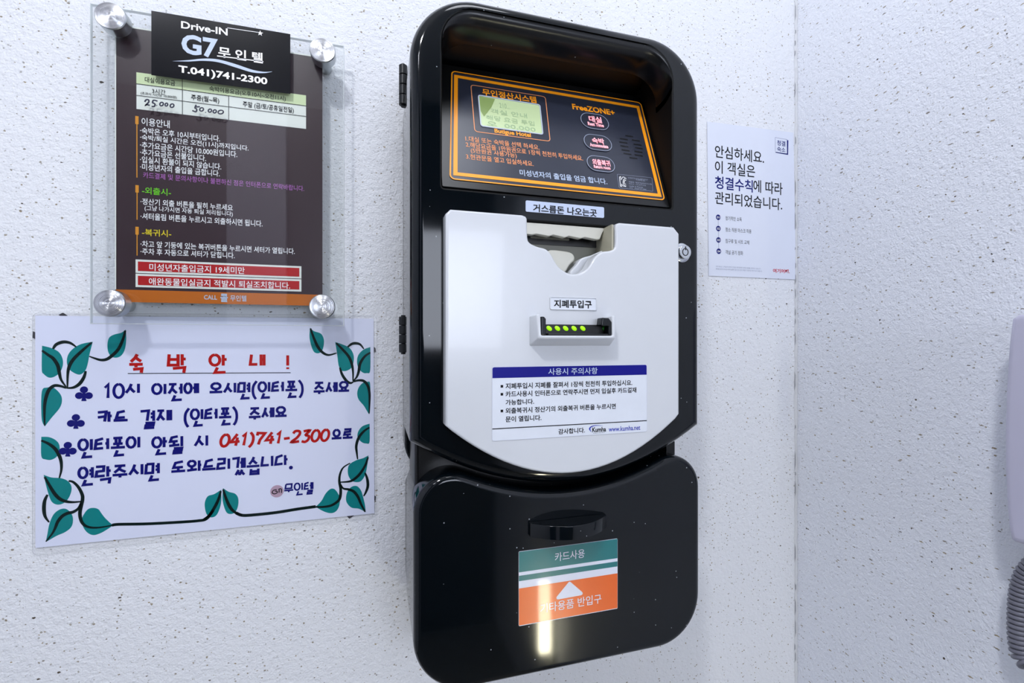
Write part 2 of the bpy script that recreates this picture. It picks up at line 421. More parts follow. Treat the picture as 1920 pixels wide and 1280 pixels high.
class Print:
    """everything printed on one surface, sorted by ink; z maps the measured coordinates to photo pixels"""
    def __init__(s, pl, parent, z=lambda x, y: (x, y), h=0.0002):
        s.pl = pl; s.z = z; s.h = h; s.parent = parent; s.inks = {}; s.hold = False
    solo = 0
    def mb(s, ink, name='lettering'):
        if name in ('lettering', 'leaf_print', 'stem_print', 'approval_mark', 'button_legend', 'handwritten_price', 'header_band', 'colour_band', 'warning_bar', 'speaker_slot', 'rule_line') and not s.hold:
            s.solo += 1; return s.inks.setdefault((name, ink, s.solo), MB())
        return s.inks.setdefault((name, ink, 0), MB())
    def p(s, x, y): return s.pl.loc(*s.z(x, y))
    def text(s, t, xl, yt, yb, xr, ink, bold=0.012, h=None, name='lettering', slant=0.0):
        V, Fc = glyphs(t, bold); h = s.h if h is None else h
        x0 = min(v[0] for v in V); x1 = max(v[0] for v in V); y0 = min(v[1] for v in V); y1 = max(v[1] for v in V)
        a0, b1 = s.p(xl, yt); _, b0 = s.p(xl, yb); a1, _ = s.p(xr, yb)
        kx = (a1 - a0) / (x1 - x0); ky = (b1 - b0) / (y1 - y0)
        s.mb(ink, name).poly([s.pl.w(a0 + (x - x0) * kx + slant * (y - y0) * ky, b0 + (y - y0) * ky, h) for x, y in V], Fc)
    def fill(s, pts, ink, h=None, name='lettering', raw=False):
        q = clean(ccw([s.p(*p) for p in pts] if not raw else pts)); fl, T = tess([q]); h = s.h if h is None else h
        s.mb(ink, name).poly([s.pl.w(x, y, h) for x, y in fl], T)
    def line(s, pts, wd, ink, closed=False, h=None, name='lettering', raw=False, taper=None, rnd=0.0):
        """ribbon of width wd metres"""
        P = [Vector(s.p(*p)) for p in pts] if not raw else [Vector(p) for p in pts]
        if rnd: P = [Vector(p) for p in rp([tuple(p) for p in P], rnd, 4)]
        h = s.h if h is None else h; n = len(P); Lf = []; Rt = []
        for i in range(n):
            a = P[(i - 1) % n] if (closed or i) else None; c = P[(i + 1) % n] if (closed or i < n - 1) else None
            u = (P[i] - a).normalized() if a is not None else None; v = (c - P[i]).normalized() if c is not None else None
            if u is None: u = v
            if v is None: v = u
            n1 = Vector((-u.y, u.x)); n2 = Vector((-v.y, v.x)); m = n1 + n2
            m = m.normalized() if m.length > 1e-6 else n1
            k = wd / 2 / max(.5, m.dot(n1)) * (taper(i / max(1, n - 1)) if taper else 1)
            Lf.append(P[i] + m * k); Rt.append(P[i] - m * k)
        vs = [s.pl.w(q.x, q.y, h) for q in Lf] + [s.pl.w(q.x, q.y, h) for q in Rt]
        fs = [(n + i, n + (i + 1) % n, (i + 1) % n, i) for i in range(n if closed else n - 1)]
        s.mb(ink, name).poly(vs, fs)
    def quad(s, a, b, c, d, ink, **k): s.fill([a, b, c, d], ink, **k)
    def disc(s, x, y, r, ink, h=None, name='lettering', n=20):
        cx, cy = s.p(x, y); s.fill([(cx + r * math.cos(2 * math.pi * i / n), cy + r * math.sin(2 * math.pi * i / n)) for i in range(n)], ink, h, name, raw=True)
    def done(s):
        for (name, ink, _), mb in s.inks.items(): mb.build('lettering' if name.startswith('handwriting_') else 'club_mark' if name.startswith('club_mark') else name, M[ink], s.parent)
        s.inks = {}

# hand-drawn lettering of the notice: strokes of the jamo, final consonants hanging below the line
def circ(cx, cy, rx, ry, n=14): return [(cx + rx * math.sin(2 * math.pi * i / n), cy + ry * math.cos(2 * math.pi * i / n)) for i in range(n + 1)]
def zig(b): return b
JI = {0: [[(0, .95), (1, 1), (.82, 0)]], 2: [[(.22, 1), (.05, .08), (1, .08)]], 3: [[(1, 1), (.2, .82), (0, .08), (1, .12)]],
      5: [[(0, 1), (.9, 1), (.86, .56), (.1, .52), (0, .05), (1, .08)]], 6: [[(.1, .95), (.95, .95), (.9, .05), (0, .05), (.1, .95)]],
      7: [[(.1, 1), (.02, 0), (.95, 0), (.95, 1)], [(.06, .52), (.95, .52)]],
      9: [[(.62, 1), (.4, .5), (0, 0)], [(.45, .6), (.75, .25), (1, .05)]], 11: [circ(.5, .5, .5, .5)],
      12: [[(.02, .95), (.98, .95)], [(.6, .95), (.38, .45), (0, 0)], [(.42, .5), (.72, .22), (1, .02)]],
      15: [[(0, .95), (1, 1), (.82, 0)], [(0, .45), (.88, .52)]], 16: [[(1, 1), (.15, .85), (0, .05), (1, .08)], [(.1, .48), (.9, .54)]],
      17: [[(.02, .98), (.98, .98)], [(.3, .98), (.32, .1)], [(.7, .98), (.68, .1)], [(0, .08), (1, .08)]], 4: [[(0, 1), (1, 1)]]}
def jv(v, fin):
    """vowel strokes in the unit cell and the boxes left for the initial"""
    T, B = 1.0, .42
    vert = {20: [.88], 0: [.80], 1: [.74, .94], 4: [.90], 5: [.78, .96], 6: [.90], 9: [.90], 11: [.90], 14: [.90]}
    S = []
    if v in vert:
        xs = vert[v]; S += [[(x, T), (x, B - .02)] for x in xs]
        if v == 0: S.append([(.80, .74), (1.0, .74)])
        if v == 1: S.append([(.74, .72), (.94, .72)])
        if v in (4, 5): S.append([(xs[0] - .17, .72), (xs[0], .72)])
        if v == 6: S += [[(.70, .82), (.9, .82)], [(.70, .62), (.9, .62)]]
        bx = (0.02, B, {1: .50, 5: .50, 4: .58, 6: .56, 0: .60}.get(v, .62), T)
        if v in (9, 11, 14):
            bx = (0.1, .68, .62, T)
            S.append([(.02, .46), (.74, .5)])
            if v == 9: S += [[(.36, .66), (.36, .48)], [(.9, .74), (1.06, .74)]]
            if v == 11: S.append([(.36, .66), (.36, .48)])
            if v == 14: S += [[(.36, .5), (.36, .36)], [(.72, .62), (.9, .62)]]
    else:
        bx = (.16, .64, .84, T); y = .46
        S.append([(0, y), (1, y)])
        if v == 8: S.append([(.5, .62), (.5, y)])
        if v == 12: S += [[(.34, .62), (.34, y)], [(.66, .62), (.66, y)]]
        if v == 13: S.append([(.5, y), (.5, .3)]); bx = (.12, .6, .88, T)
        if v == 18: bx = (.2, .58, .8, T)
    return S, bx
JF = {1: [[(.0, .8), (1, .95), (.92, 0)]], 4: [[(.28, 1), (.05, .06), (1, .1)]], 8: [[(.1, 1), (.95, 1), (.9, .55), (.15, .52), (.1, .04), (1, .06)]],
      17: [[(.1, 1), (.05, 0), (.95, 0), (.95, 1)], [(.08, .5), (.95, .5)]], 20: [[(.35, 1), (0, 0)], [(.25, .6), (.5, .0)], [(.75, 1), (.45, 0)], [(.68, .6), (1, 0)]]}
def hand(pr, t, xl, yt, yb, xr, ink, wd=0.0019, slant=0.0, gap=.12, h=None):
    """write t between pixel xl and xr with top yt and (hanging) bottom yb"""
    a0, b1 = pr.p(xl, yt); _, b0 = pr.p(xl, yb); a1, _ = pr.p(xr, yb); nm = 'handwriting_%d' % random.randrange(10 ** 9); hc = [pr.h if h is None else h]
    cells = []
    for ch in t:
        wch = {'(': .42, ')': .42, '.': .3, '-': .6, '1': .5, '!': .3, ' ': .6}.get(ch, .72 if ch.isdigit() else 1.0)
        cells.append((ch, wch))
    tot = sum(c[1] for c in cells) + gap * (len(cells) - 1); k = (a1 - a0) / tot; x = 0
    DG = {'0': [circ(.5, .5, .46, .5, 18)], '1': [[(.1, .75), (.55, 1), (.5, 0)]], '2': [[(.08, .8), (.3, 1), (.75, .98), (.88, .75), (.6, .4), (.05, .05), (.95, .08)]],
          '3': [[(.12, .95), (.85, 1), (.45, .62), (.85, .5), (.85, .2), (.5, 0), (.08, .08)]], '4': [[(.6, 1), (.02, .32), (.98, .36)], [(.68, .7), (.62, 0)]],
          '7': [[(.1, .78), (.12, 1), (.95, .95), (.5, .4), (.4, 0)]], '-': [[(.1, .38), (.9, .42)]]}
    for ch, wc in cells:
        S = []
        if '가' <= ch <= '힣':
            c = ord(ch) - 0xAC00; i, v, f = c // 588, c % 588 // 28, c % 28
            vs, bx = jv(v, f); S += vs
            for st in JI[i]: S.append([(bx[0] + px * (bx[2] - bx[0]), bx[1] + py * (bx[3] - bx[1])) for px, py in st])
            if f:
                yy = .30 if v != 13 else .24
                S += [[(.28 + px * .66, py * yy) for px, py in st] for st in JF[f]]
        elif ch == '(': S = [cr([(.95, 1.08), (.35, .8), (.2, .45), (.4, .15), (.8, -.05)], 4)]
        elif ch == ')': S = [cr([(.05, 1.08), (.65, .8), (.8, .45), (.6, .15), (.2, -.05)], 4)]
        elif ch == '.': S = []; pr.disc_raw = None
        elif ch == '!': S = [[(.5, 1), (.5, .42)], [(.5, .32), (.5, .22)]]
        elif ch in DG:
            y0 = .12 if ch != '-' else .12
            S = [[(px, y0 + py * (1.0 - y0)) for px, py in (cr(st, 4) if ch in '23' else st)] for st in DG[ch]]
        for st in S:
            pts = [(a0 + (x + px * wc) * k + slant * (b1 - b0) * py, b0 + (b1 - b0) * py) for px, py in st]
            hc[0] += 2e-6; pr.line(pts, wd, ink, raw=True, h=hc[0], name=nm)
        if ch == '.':
            cx, cy = a0 + (x + .15) * k, b0 + (b1 - b0) * .22
            pr.fill([(cx + wd * .8 * math.cos(q * .628), cy + wd * .8 * math.sin(q * .628)) for q in range(10)], ink, raw=True, h=hc[0], name=nm)
        x += wc + gap

# ================================================================== THE ROOM
def room(name, lo, hi, m):
    mb = MB(); box(mb, lo, hi); o = mb.build(name, m); return tag(o, kind='structure')
XL, YR, ZC = -1.15, -2.0, 2.55
room('wall_front', (XL - .1, 0, 0), (UC + .1, .1, ZC), M['wall'])
room('wall_right', (UC, YR, 0), (UC + .1, 0, ZC), M['wall_r'])
room('wall_left', (XL - .1, YR, 0), (XL, 0, ZC), M['wall_r'])
room('wall_rear', (XL - .1, YR - .1, 0), (UC + .1, YR, ZC), M['rear'])
room('floor', (XL - .1, YR - .1, -.1), (UC + .1, .1, 0), M['floor'])
room('ceiling', (XL - .1, YR - .1, ZC), (UC + .1, .1, ZC + .1), M['ceil'])
mb = MB(); box(mb, (-.66, YR, 0), (-.41, YR + .04, ZC))
tag(mb.build('trim_1', M['jamb']), kind='structure')
# ragged wallpaper edge running down the corner
mb = MB(); z = 0.0; P = []
while z < ZC:
    P.append((z, random.uniform(-.0007, .0007) + .0005 * math.sin(z * 37), random.uniform(.0008, .0022))); z += random.uniform(.004, .012)
for (z0, o0, w0), (z1, o1, w1) in zip(P, P[1:]):
    a = Vector((UC - .0026 + o0, -.0002, z0)); b = Vector((UC - .0026 + o1, -.0002, z1))
    c = Vector((UC - .0003, -.0014 - w1, z1)); d = Vector((UC - .0003, -.0014 - w0, z0))
    e = Vector((UC - .0012, -.0012 - w0 * .5, z0)); g = Vector((UC - .0012, -.0012 - w1 * .5, z1))
    mb.poly([a, b, g, e, c, d], [(0, 3, 2, 1), (3, 5, 4, 2)])
tag(mb.build('trim_2', M['caulk']), kind='structure')
mb = MB(); z = .3
while z < ZC:
    l = random.uniform(.004, .03); x = UC - .0030 + random.uniform(-.0006, .0008)
    if random.random() < .62:
        w_ = random.uniform(.0002, .0006)
        mb.poly([(x, -.0008, z), (x + w_, -.0022, z + l * .3), (x + w_ * .6, -.0022, z + l * .8), (x + .0003, -.0008, z + l)], [(0, 1, 2, 3)])
    z += l + random.uniform(0, .012)
tag(mb.build('trim_3', M['crack']), kind='structure')

# ceiling lamp and unseen glow strip added for the streak on the lower door
t = thing('ceiling_lamp', (-.42, -.95, ZC), 'round white ceiling lamp above and behind the camera', 'lamp')
mb = MB(); lathe(mb, Plane((-.42, -.95, ZC), (1, 0, 0), (0, -1, 0)), (0, 0), [(.13, 0), (.13, .03), (.12, .04)]); mb.build('base', M['fitting'], t, 35)
t = thing('added_streak_strip', (UC, -1.21, .30), 'narrow upright glowing strip added unseen low on the right wall for the streak on the lower door', 'lamp')
mb = MB(); box(mb, (UC - .014, -1.235, .30), (UC, -1.185, .65)); mb.build('base', M['fitting'], t)
mb = MB(); slab(mb, Plane((UC - .031, -1.21, .475), (0, 1, 0), (0, 0, 1)), rp([(-.010, -.12), (.010, -.12), (.010, .12), (-.010, .12)], .0075, 6), -.017, .017, .004, seg=3); mb.build('glow_strip', M['streakglow'], t, 40)

# ================================================================== ACRYLIC SIGN
TF = .0215                                    # front face of the acrylic
z1 = lambda x, y: (140 + x / 3.556, y / 3.556)
z2 = lambda x, y: (140 + x / 3.556, 300 + y / 3.556)
z2b = lambda x, y: z2(x, y)
pf = PW(TF); pb = PW(.0160)
sign = thing('acrylic_sign', (pf.loc(400, 600)[0], 0, H + .0155), 'clear acrylic rate board on four steel standoffs with a dark brown printed sheet', 'sign')
c0 = pf.loc(168, 5); c1 = pf.loc(645, 611)
R0 = [(c0[0], c1[1]), (c1[0], c1[1]), (c1[0], c0[1]), c0]
part('acrylic_panel', PW(.0165), R0, 0, .005, [M['acrylic'], M['acr_edge']], sign, .0006, seg=2, side_mi=1, smooth=0)
# printed sheet behind the panel
ps = PW(.0158)
s0 = ps.loc(*z1(270, 161)); s1 = ps.loc(*z2(1652, 972))
sheet = part('printed_sheet', PW(.0155), [(s0[0], s1[1]), (s1[0], s1[1]), (s1[0], s0[1]), s0], 0, .0003, M['brown'], sign, smooth=0)
pr = Print(ps, sheet, z2, .00015)
band = pr.p(273, 862)[1]
pr.fill([(s0[0], s1[1]), (s1[0], s1[1]), (s1[0], band), (s0[0], band)], 'ochre', raw=True)
pr.fill([(s0[0] - .0001, s1[1]), (s0[0] + .0008, s1[1]), (s0[0] + .0008, s0[1]), (s0[0] - .0001, s0[1])], 'cream', raw=True, name='paper_margin')
pr.fill([(s0[0], s0[1] - .0012), (s1[0], s0[1] - .0012), (s1[0], s0[1]), (s0[0], s0[1])], 'cream', raw=True, name='paper_margin')
pr.h = .0003
pr.text('CALL', 863, 899, 929, 950, 'paleink', .02); pr.text('콜', 972, 890, 946, 1022, 'paleink', .03); pr.text('무인텔', 1038, 900, 940, 1146, 'paleink', .014)
pr.text('카드결제 및 문의사항이나 불편하신 점은 인터폰으로 연락바랍니다.', 457, 80, 120, 1530, 'purple', .004)
pr.text('-외출시-', 450, 178, 226, 643, 'lime', .012)
pr.text('·정산기 외출 버튼을 필히 누르세요', 440, 253, 297, 1055, 'whiteink', .014)
pr.text('(그냥 나가시면 자동 퇴실 처리됩니다)', 467, 302, 342, 1055, 'whiteink', .012)
pr.text('·셔터올림 버튼을 누르시고 외출하시면 됩니다.', 440, 350, 396, 1253, 'whiteink', .014)
pr.text('-복귀시-', 450, 457, 504, 645, 'yellow', .012)
pr.text('·차고 앞 기둥에 있는 복귀버튼을 누르시면 셔터가 열립니다.', 440, 536, 580, 1468, 'whiteink', .014)
pr.text('·주차 후 자동으로 셔터가 닫힙니다.', 440, 586, 630, 1068, 'whiteink', .014)
for yt, yb, y2, y3, ttx, x0, x1_ in ((662, 752, 712, 790, '미성년자출입금지 19세미만', 500, 1135), (757, 846, 798, 878, '애완동물입실금지 적발시 퇴실조치합니다.', 497, 1437)):
    a, b = pr.p(407, yt), pr.p(1512, y3)
    lo = pr.p(407, yb)[1]
    for inset_, ink, hh in ((0, 'cream', .0003), (.0019, 'red', .0005)):
        pr.fill([(a[0] + inset_, lo + inset_), (b[0] - inset_, lo + inset_), (b[0] - inset_, a[1] - inset_), (a[0] + inset_, a[1] - inset_)], ink, raw=True, h=hh, name='warning_bar')
    pr.text(ttx, x0, yt + 27, yt + 76, x1_, 'whiteink', .008, h=.0007)
def bar(x, ya, yb, yc):
    u, va = pr.p(x, ya); vb = pr.p(x, yb)[1]; vc = pr.p(x, yc)[1]
    pr.fill([(u - .0014, vb), (u + .0012, vb), (u + .0012, va), (u - .0014, va)], 'amber', raw=True, name='rule_line')
    pr.fill([(u - .0005, vc), (u + .0003, vc), (u + .0003, vb), (u - .0005, vb)], 'amber', raw=True, name='rule_line')
bar(418, 168, 217, 398); bar(418, 445, 497, 637)
pr.z = z1
bar(417, 775, 828, 1184)
pr.text('이용안내', 447, 783, 836, 635, 'whiteink', .010)
for i, (s_, x_) in enumerate((('·숙박은 오후 10시부터입니다.', 970), ('·숙박/퇴실 시간은 오전(11시)까지입니다.', 1160), ('·추가요금은 시간당 10.000원입니다.', 1085),
                              ('·추가요금은 선불입니다.', 877), ('·입실시 환불이 되지 않습니다.', 978), ('·미성년자의 출입을 금합니다.', 968))):
    pr.text(s_, 437, 846 + 48.4 * i, 891 + 48.4 * i, x_, 'whiteink', .014)
# price table
TA = pr.p(413, 483); TB = pr.p(1543, 862)
def H_(y): return pr.p(413, y)[1]
vb = H_(727)
pr.fill([(TA[0], vb), (TB[0], vb), (TB[0], TA[1]), TA], 'cream', raw=True, name='price_table')
pr.fill([(TA[0], H_(560)), (TB[0], H_(560)), (TB[0], TA[1]), TA], 'pale_green', raw=True, name='price_table', h=.0005)
c1_, c2_ = pr.p(720, 600)[0], pr.p(1028, 640)[0]
for y in (560, 637): pr.line([(TA[0], H_(y)), (TB[0], H_(y))], .0005, 'black_ink', raw=True, h=.0007, name='rule_line')
pr.line([(c1_, TA[1]), (c1_, vb)], .0005, 'black_ink', raw=True, h=.0007, name='rule_line')
pr.line([(c2_, H_(560)), (c2_, vb)], .0005, 'black_ink', raw=True, h=.0007, name='rule_line')
for a in (('대실이용요금', 470, 513, 550, 672, .012), ('숙박이용요금(오후10시~오전11시)', 900, 574, 614, 1408, .010), ('3시간', 518, 590, 624, 607, .008),
          ('(초과시 시간당 10,000원)', 442, 612, 634, 683, .012), ('주중(월~목)', 778, 630, 674, 965, .012), ('주말 (금/토/공휴일전일)', 1122, 675, 719, 1462, .012)):
    pr.text(*a[:5], 'black_ink', a[5], h=.0007)
pr.done()
# prices written with a marker on the front of the acrylic
pr = Print(PW(TF), sign, lambda x, y: (200 + x / 8, 160 + y / 8), .0002)
S8 = [[(572, 250), (590, 222), (618, 215), (635, 232), (625, 262), (585, 300), (600, 292), (648, 300)], [(765, 238), (705, 225), (690, 260), (715, 272), (728, 292), (712, 318), (675, 318)],
      [(748, 300), (758, 306)], [(1345, 292), (1325, 338), (1345, 350), (1352, 375), (1335, 398), (1285, 378)], [(1340, 325), (1400, 322)], [(1482, 402), (1490, 410)]]
for st in S8: pr.line(cr(st, 5), .0013, 'pen', name='handwritten_price')
for cx, cy, rx, ry in ((825, 282, 26, 27), (897, 290, 20, 22), (982, 306, 28, 27), (1425, 362, 28, 26), (1550, 380, 25, 24), (1622, 392, 24, 24), (1712, 402, 40, 28)):
    pr.line([(cx + rx * math.cos(q * .45) - ry * .15 * math.sin(q * .45), cy + ry * math.sin(q * .45)) for q in range(14)], .0012, 'pen', closed=True, name='handwritten_price')
pr.done()
# black header sticker on the front of the acrylic
h0_, h1_ = pf.loc(*z1(512, 72)), pf.loc(*z1(1438, 608))
hb = pf.loc(*z1(523, 502))[1]
hdr = part('header_sticker', PW(TF), [(h0_[0], hb), (h1_[0], hb), (h1_[0], h0_[1]), h0_], 0, .0003, M['header'], sign, smooth=0)
pr = Print(PW(TF + .0003), hdr, z1, .00015)
pr.text('Drive-IN', 710, 140, 188, 1020, 'whiteink', .022)
pr.line([(1018, 186), (1228, 217)], .0005, 'whiteink')
sx, sy = pr.p(1237, 222)
pr.fill([(sx + (.0028 if i % 2 == 0 else .0011) * math.sin(i * math.pi / 5), sy + (.0028 if i % 2 == 0 else .0011) * math.cos(i * math.pi / 5)) for i in range(10)], 'whiteink', raw=True)
pr.text('G7', 712, 222, 357, 955, 'paleink', .035)
pr.text('무 인 텔', 958, 308, 380, 1255, 'whiteink', .022)
pr.line([(950, 373), (1258, 411)], .0009, 'whiteink')
pr.fill(cr([(650, 408), (760, 401), (860, 391), (960, 397), (1080, 430), (1180, 464), (1260, 479), (1317, 477)], 5) + cr([(1315, 479), (1260, 488), (1180, 482), (1080, 452), (960, 416), (860, 406), (760, 411)], 5), 'paleink')
pr.text('T.041)741-2300', 692, 434, 496, 1285, 'whiteink', .030)
pr.done()
# standoffs
pcap = PW(.0335)
first = None
for (x, y) in ((206, 29), (604.5, 93.5), (204.5, 568), (604, 574.5)):
    c = pcap.loc(x, y)
    if first is None:
        so = MB(); lathe(so, PW(0), c, [(.0060, 0), (.0060, .0165), (.0060, TF), (.0118, TF + .0001), (.0120, .0327), (.0113, .0335)], 48)
        first = so.build('standoff', M['steel_side'], sign, 35); c_first = c
        fa = MB(); lathe(fa, PW(.0335), c, [(.0114, 0), (.0111, .0002), (.0002, .00022)], 48)
        face = fa.build('standoff_face', M['brushed'], first, 60)
        for ob in (first, face):      # origin on the axis so that the turning marks run round it
            d = Vector((c[0], 0, c[1])); me = ob.data
            off = Vector((c[0], 0, H + c[1])) - sign.location
            me.transform(Matrix.Translation(-off))
        first.location = Vector((c[0], 0, H + c[1])) - sign.location
    else:
        o = first.copy(); COL.objects.link(o); o.location = Vector((c[0], 0, H + c[1])) - sign.location
        f2 = face.copy(); COL.objects.link(f2); f2.parent = o

# ================================================================== LAMINATED NOTICE
pn = PW(.0012)
n0 = pn.loc(66, 591.6); nq = [pn.loc(66.4, 1027), pn.loc(702, 962), pn.loc(700.5, 597), n0]
note = thing('laminated_notice', (pn.loc(380, 990)[0], 0, H + nq[0][1]), 'laminated white A4 notice with teal leaf border and blue handwriting-style text below the acrylic board', 'notice')
sheet2 = part('paper_sheet', PW(.0009), nq, 0, .0003, M['paper'], note, smooth=0)
lq = [pn.loc(60.5, 1042), pn.loc(706, 969), pn.loc(706.5, 590.5), pn.loc(61, 586)]
part('laminate_pouch', PW(.0007), rp(lq, .005), 0, .00095, [M['pouch'], M['pouch_edge']], note, .0002, seg=1, side_mi=1, smooth=0)
for P3 in ([(62, 621), (70, 625), (70, 637), (61, 633)], [(110, 590), (118, 586), (127, 592), (120, 597)], [(695, 646), (704, 652), (705, 659), (697, 662)], [(645, 962), (672, 961), (655, 972)], [(696, 925), (704.5, 930), (704, 938), (697, 940)]):
    q = [PW(.0004).loc(*p) for p in P3]; part('tape_corner', PW(.0001), q, 0, .0005, M['tape'], note, smooth=0)
z3 = lambda x, y: (40 + x / 5.3333, 580 + y / 5.3333)
z4 = lambda x, y: (380 + x / 5.3333, 580 + y / 5.3333)
z5 = lambda x, y: (40 + x / 5.12, 800 + y / 5.12)
z6 = lambda x, y: (380 + x / 5.12, 800 + y / 5.12)
pr = Print(pn, sheet2, z3, .00008)
def leaf(pts, veins, z, tip=None):
    pr.z = z
    if pts: pr.fill(cr(pts, 5)[:-1] + [pts[-1]], 'leaf', name='leaf_print', h=.00008)
    for v in veins: pr.line(cr(v, 6), .0024, 'stem', name='stem_print', h=.00014, taper=lambda t: .45 + .75 * math.sin(math.pi * min(1, t * .9 + .1)))
leaf([(208, 362), (300, 385), (375, 425), (412, 490), (415, 560), (385, 630), (330, 672), (275, 680), (225, 645), (205, 600), (208, 362)], [[(208, 410), (270, 455), (320, 490), (365, 560), (382, 640), (400, 705), (450, 775)]], z3)
leaf([(715, 322), (600, 345), (520, 390), (470, 450), (455, 520), (475, 590), (530, 635), (590, 650), (640, 610), (665, 540), (682, 450), (715, 322)], [[(705, 330), (600, 420), (520, 500), (480, 570), (465, 650), (462, 780)], [(318, 395), (350, 350), (420, 325), (490, 335), (550, 375)]], z3)
leaf([(1045, 200), (1000, 232), (930, 250), (880, 280), (862, 340), (868, 420), (900, 470), (950, 482), (1000, 460), (1035, 400), (1050, 300), (1045, 200)], [[(1040, 210), (1020, 290), (975, 390), (920, 450), (860, 495), (800, 505), (740, 490), (680, 468)], [(645, 615), (625, 680), (580, 745), (520, 780), (450, 785)]], z3)
leaf([(235, 1170), (203, 1085), (205, 820), (260, 780), (320, 782), (370, 820), (402, 870), (405, 930), (380, 990), (330, 1050), (280, 1110), (235, 1170)], [[(450, 785), (390, 765), (330, 762), (280, 800), (250, 870), (235, 950), (232, 1050), (235, 1160)]], z3)
leaf([(1075, 180), (1110, 215), (1180, 240), (1210, 290), (1212, 350), (1195, 410), (1160, 437), (1115, 425), (1085, 360), (1068, 270), (1075, 180)], [[(1078, 190), (1110, 280), (1150, 370), (1200, 430), (1260, 455), (1340, 435)]], z4)
leaf([(1325, 325), (1400, 350), (1470, 385), (1508, 450), (1510, 520), (1490, 580), (1440, 612), (1390, 610), (1360, 560), (1345, 450), (1325, 325)], [[(1335, 335), (1400, 400), (1460, 470), (1490, 540), (1503, 620), (1503, 715)], [(1450, 375), (1490, 345), (1530, 338), (1575, 350), (1612, 395)], [(1372, 580), (1395, 650), (1440, 715), (1480, 735), (1510, 720)]], z4)
leaf([(1677, 375), (1610, 400), (1560, 450), (1543, 510), (1555, 580), (1600, 630), (1640, 635), (1675, 610), (1677, 375)], [[(1677, 430), (1620, 470), (1575, 540), (1560, 620), (1540, 675), (1505, 715)]], z4)
leaf([(1665, 1050), (1675, 950), (1675, 745), (1650, 722), (1600, 735), (1560, 780), (1545, 840), (1560, 900), (1610, 960), (1640, 1010), (1665, 1050)], [[(1510, 720), (1560, 708), (1610, 715), (1650, 760), (1668, 840), (1668, 940), (1665, 1040)]], z4)
leaf([(192, 95), (260, 97), (320, 120), (360, 160), (368, 215), (345, 280), (290, 315), (235, 312), (192, 280), (192, 95)], [[(192, 130), (260, 160), (320, 205), (360, 265), (382, 330), (385, 410), (365, 492)]], z5)
leaf([(215, 460), (290, 485), (380, 492), (440, 515), (478, 560), (480, 620), (450, 690), (400, 735), (340, 745), (290, 715), (260, 640), (235, 550), (215, 460)], [[(225, 480), (270, 560), (320, 640), (370, 690), (430, 715), (500, 722), (580, 715)], [(455, 518), (500, 530), (550, 580), (585, 650), (588, 700), (575, 760), (563, 830), (575, 900), (610, 945), (670, 965), (750, 965), (870, 945)], [(252, 650), (225, 710), (218, 790), (230, 860), (268, 915)], [(575, 725), (550, 780), (500, 815), (440, 830), (390, 860), (350, 910), (330, 960), (300, 1020), (237, 1100)]], z5)
leaf([(235, 1105), (250, 1030), (270, 930), (310, 840), (370, 792), (430, 787), (480, 830), (497, 890), (480, 960), (420, 1010), (340, 1045), (235, 1105)], [], z5)
leaf([(880, 945), (810, 880), (770, 830), (740, 790), (690, 777), (640, 790), (600, 840), (580, 890), (590, 950), (630, 1010), (690, 1038), (760, 1020), (830, 980), (880, 945)], [], z5)
pr.z = z5; pr.line(cr([(870, 945), (930, 935), (1200, 930), (1500, 915), (1700, 900), (1780, 880), (1843, 800)], 6), .0027, 'stem', name='stem_print', h=.00014)
leaf([(178, 603), (110, 645), (50, 665), (22, 720), (22, 780), (40, 840), (80, 868), (130, 850), (165, 780), (180, 700), (178, 603)], [[(175, 615), (150, 700), (110, 780), (60, 850), (0, 890)]], z6)
leaf([(195, 587), (250, 622), (310, 640), (340, 680), (343, 740), (325, 800), (290, 832), (240, 830), (210, 780), (190, 690), (195, 587)], [[(197, 600), (230, 700), (270, 780), (320, 825), (380, 848)]], z6)
pr.z = z6; pr.line(cr([(320, 825), (380, 848), (480, 845), (700, 822), (900, 790), (1085, 764)], 6), .0030, 'stem', name='stem_print', h=.00014)
leaf([(1085, 767), (1140, 710), (1180, 640), (1225, 597), (1265, 597), (1300, 640), (1318, 690), (1310, 760), (1280, 810), (1230, 828), (1160, 810), (1085, 767)], [[(1085, 767), (1150, 768), (1230, 755), (1290, 720), (1318, 680), (1325, 600), (1312, 520), (1320, 450), (1350, 390), (1415, 348)]], z6)
leaf([(693, 794), (680, 798.5), (672.5, 807), (670, 816), (672, 822), (678.8, 829), (686.6, 831), (692.9, 828), (693, 794)], [], lambda x, y: (x, y))
leaf([], [[(1602, 5), (1550, 40), (1500, 100), (1475, 180), (1480, 250), (1488, 312)]], z6)
leaf([(1592, 273), (1540, 300), (1470, 322), (1410, 360), (1393, 410), (1400, 470), (1430, 515), (1470, 530), (1520, 520), (1560, 460), (1580, 370), (1592, 273)], [[(1588, 290), (1560, 370), (1510, 450), (1450, 505), (1400, 525), (1320, 530)], [(1558, 440), (1580, 500), (1585, 570), (1565, 630), (1545, 665)]], z6)
leaf([(1565, 820), (1500, 785), (1430, 775), (1385, 730), (1376, 680), (1390, 620), (1430, 575), (1480, 568), (1520, 610), (1545, 690), (1560, 760), (1565, 820)], [[(1560, 815), (1520, 740), (1490, 670), (1450, 620), (1400, 600), (1350, 590), (1325, 550)]], z6)
pr.z = lambda x, y: (x, y); pr.h = .0002
for a in (('숙', 242.5, 664, 699, 267.8), ('박', 314.7, 664, 699, 348.4), ('안', 393, 665, 699, 425), ('내', 468, 664.5, 699, 497), ('!', 533, 666, 699, 546)):
    hand(pr, *a, 'notered', .0027)
pr.line([(239.7, 700), (545, 698.5)], .0007, 'black_ink')
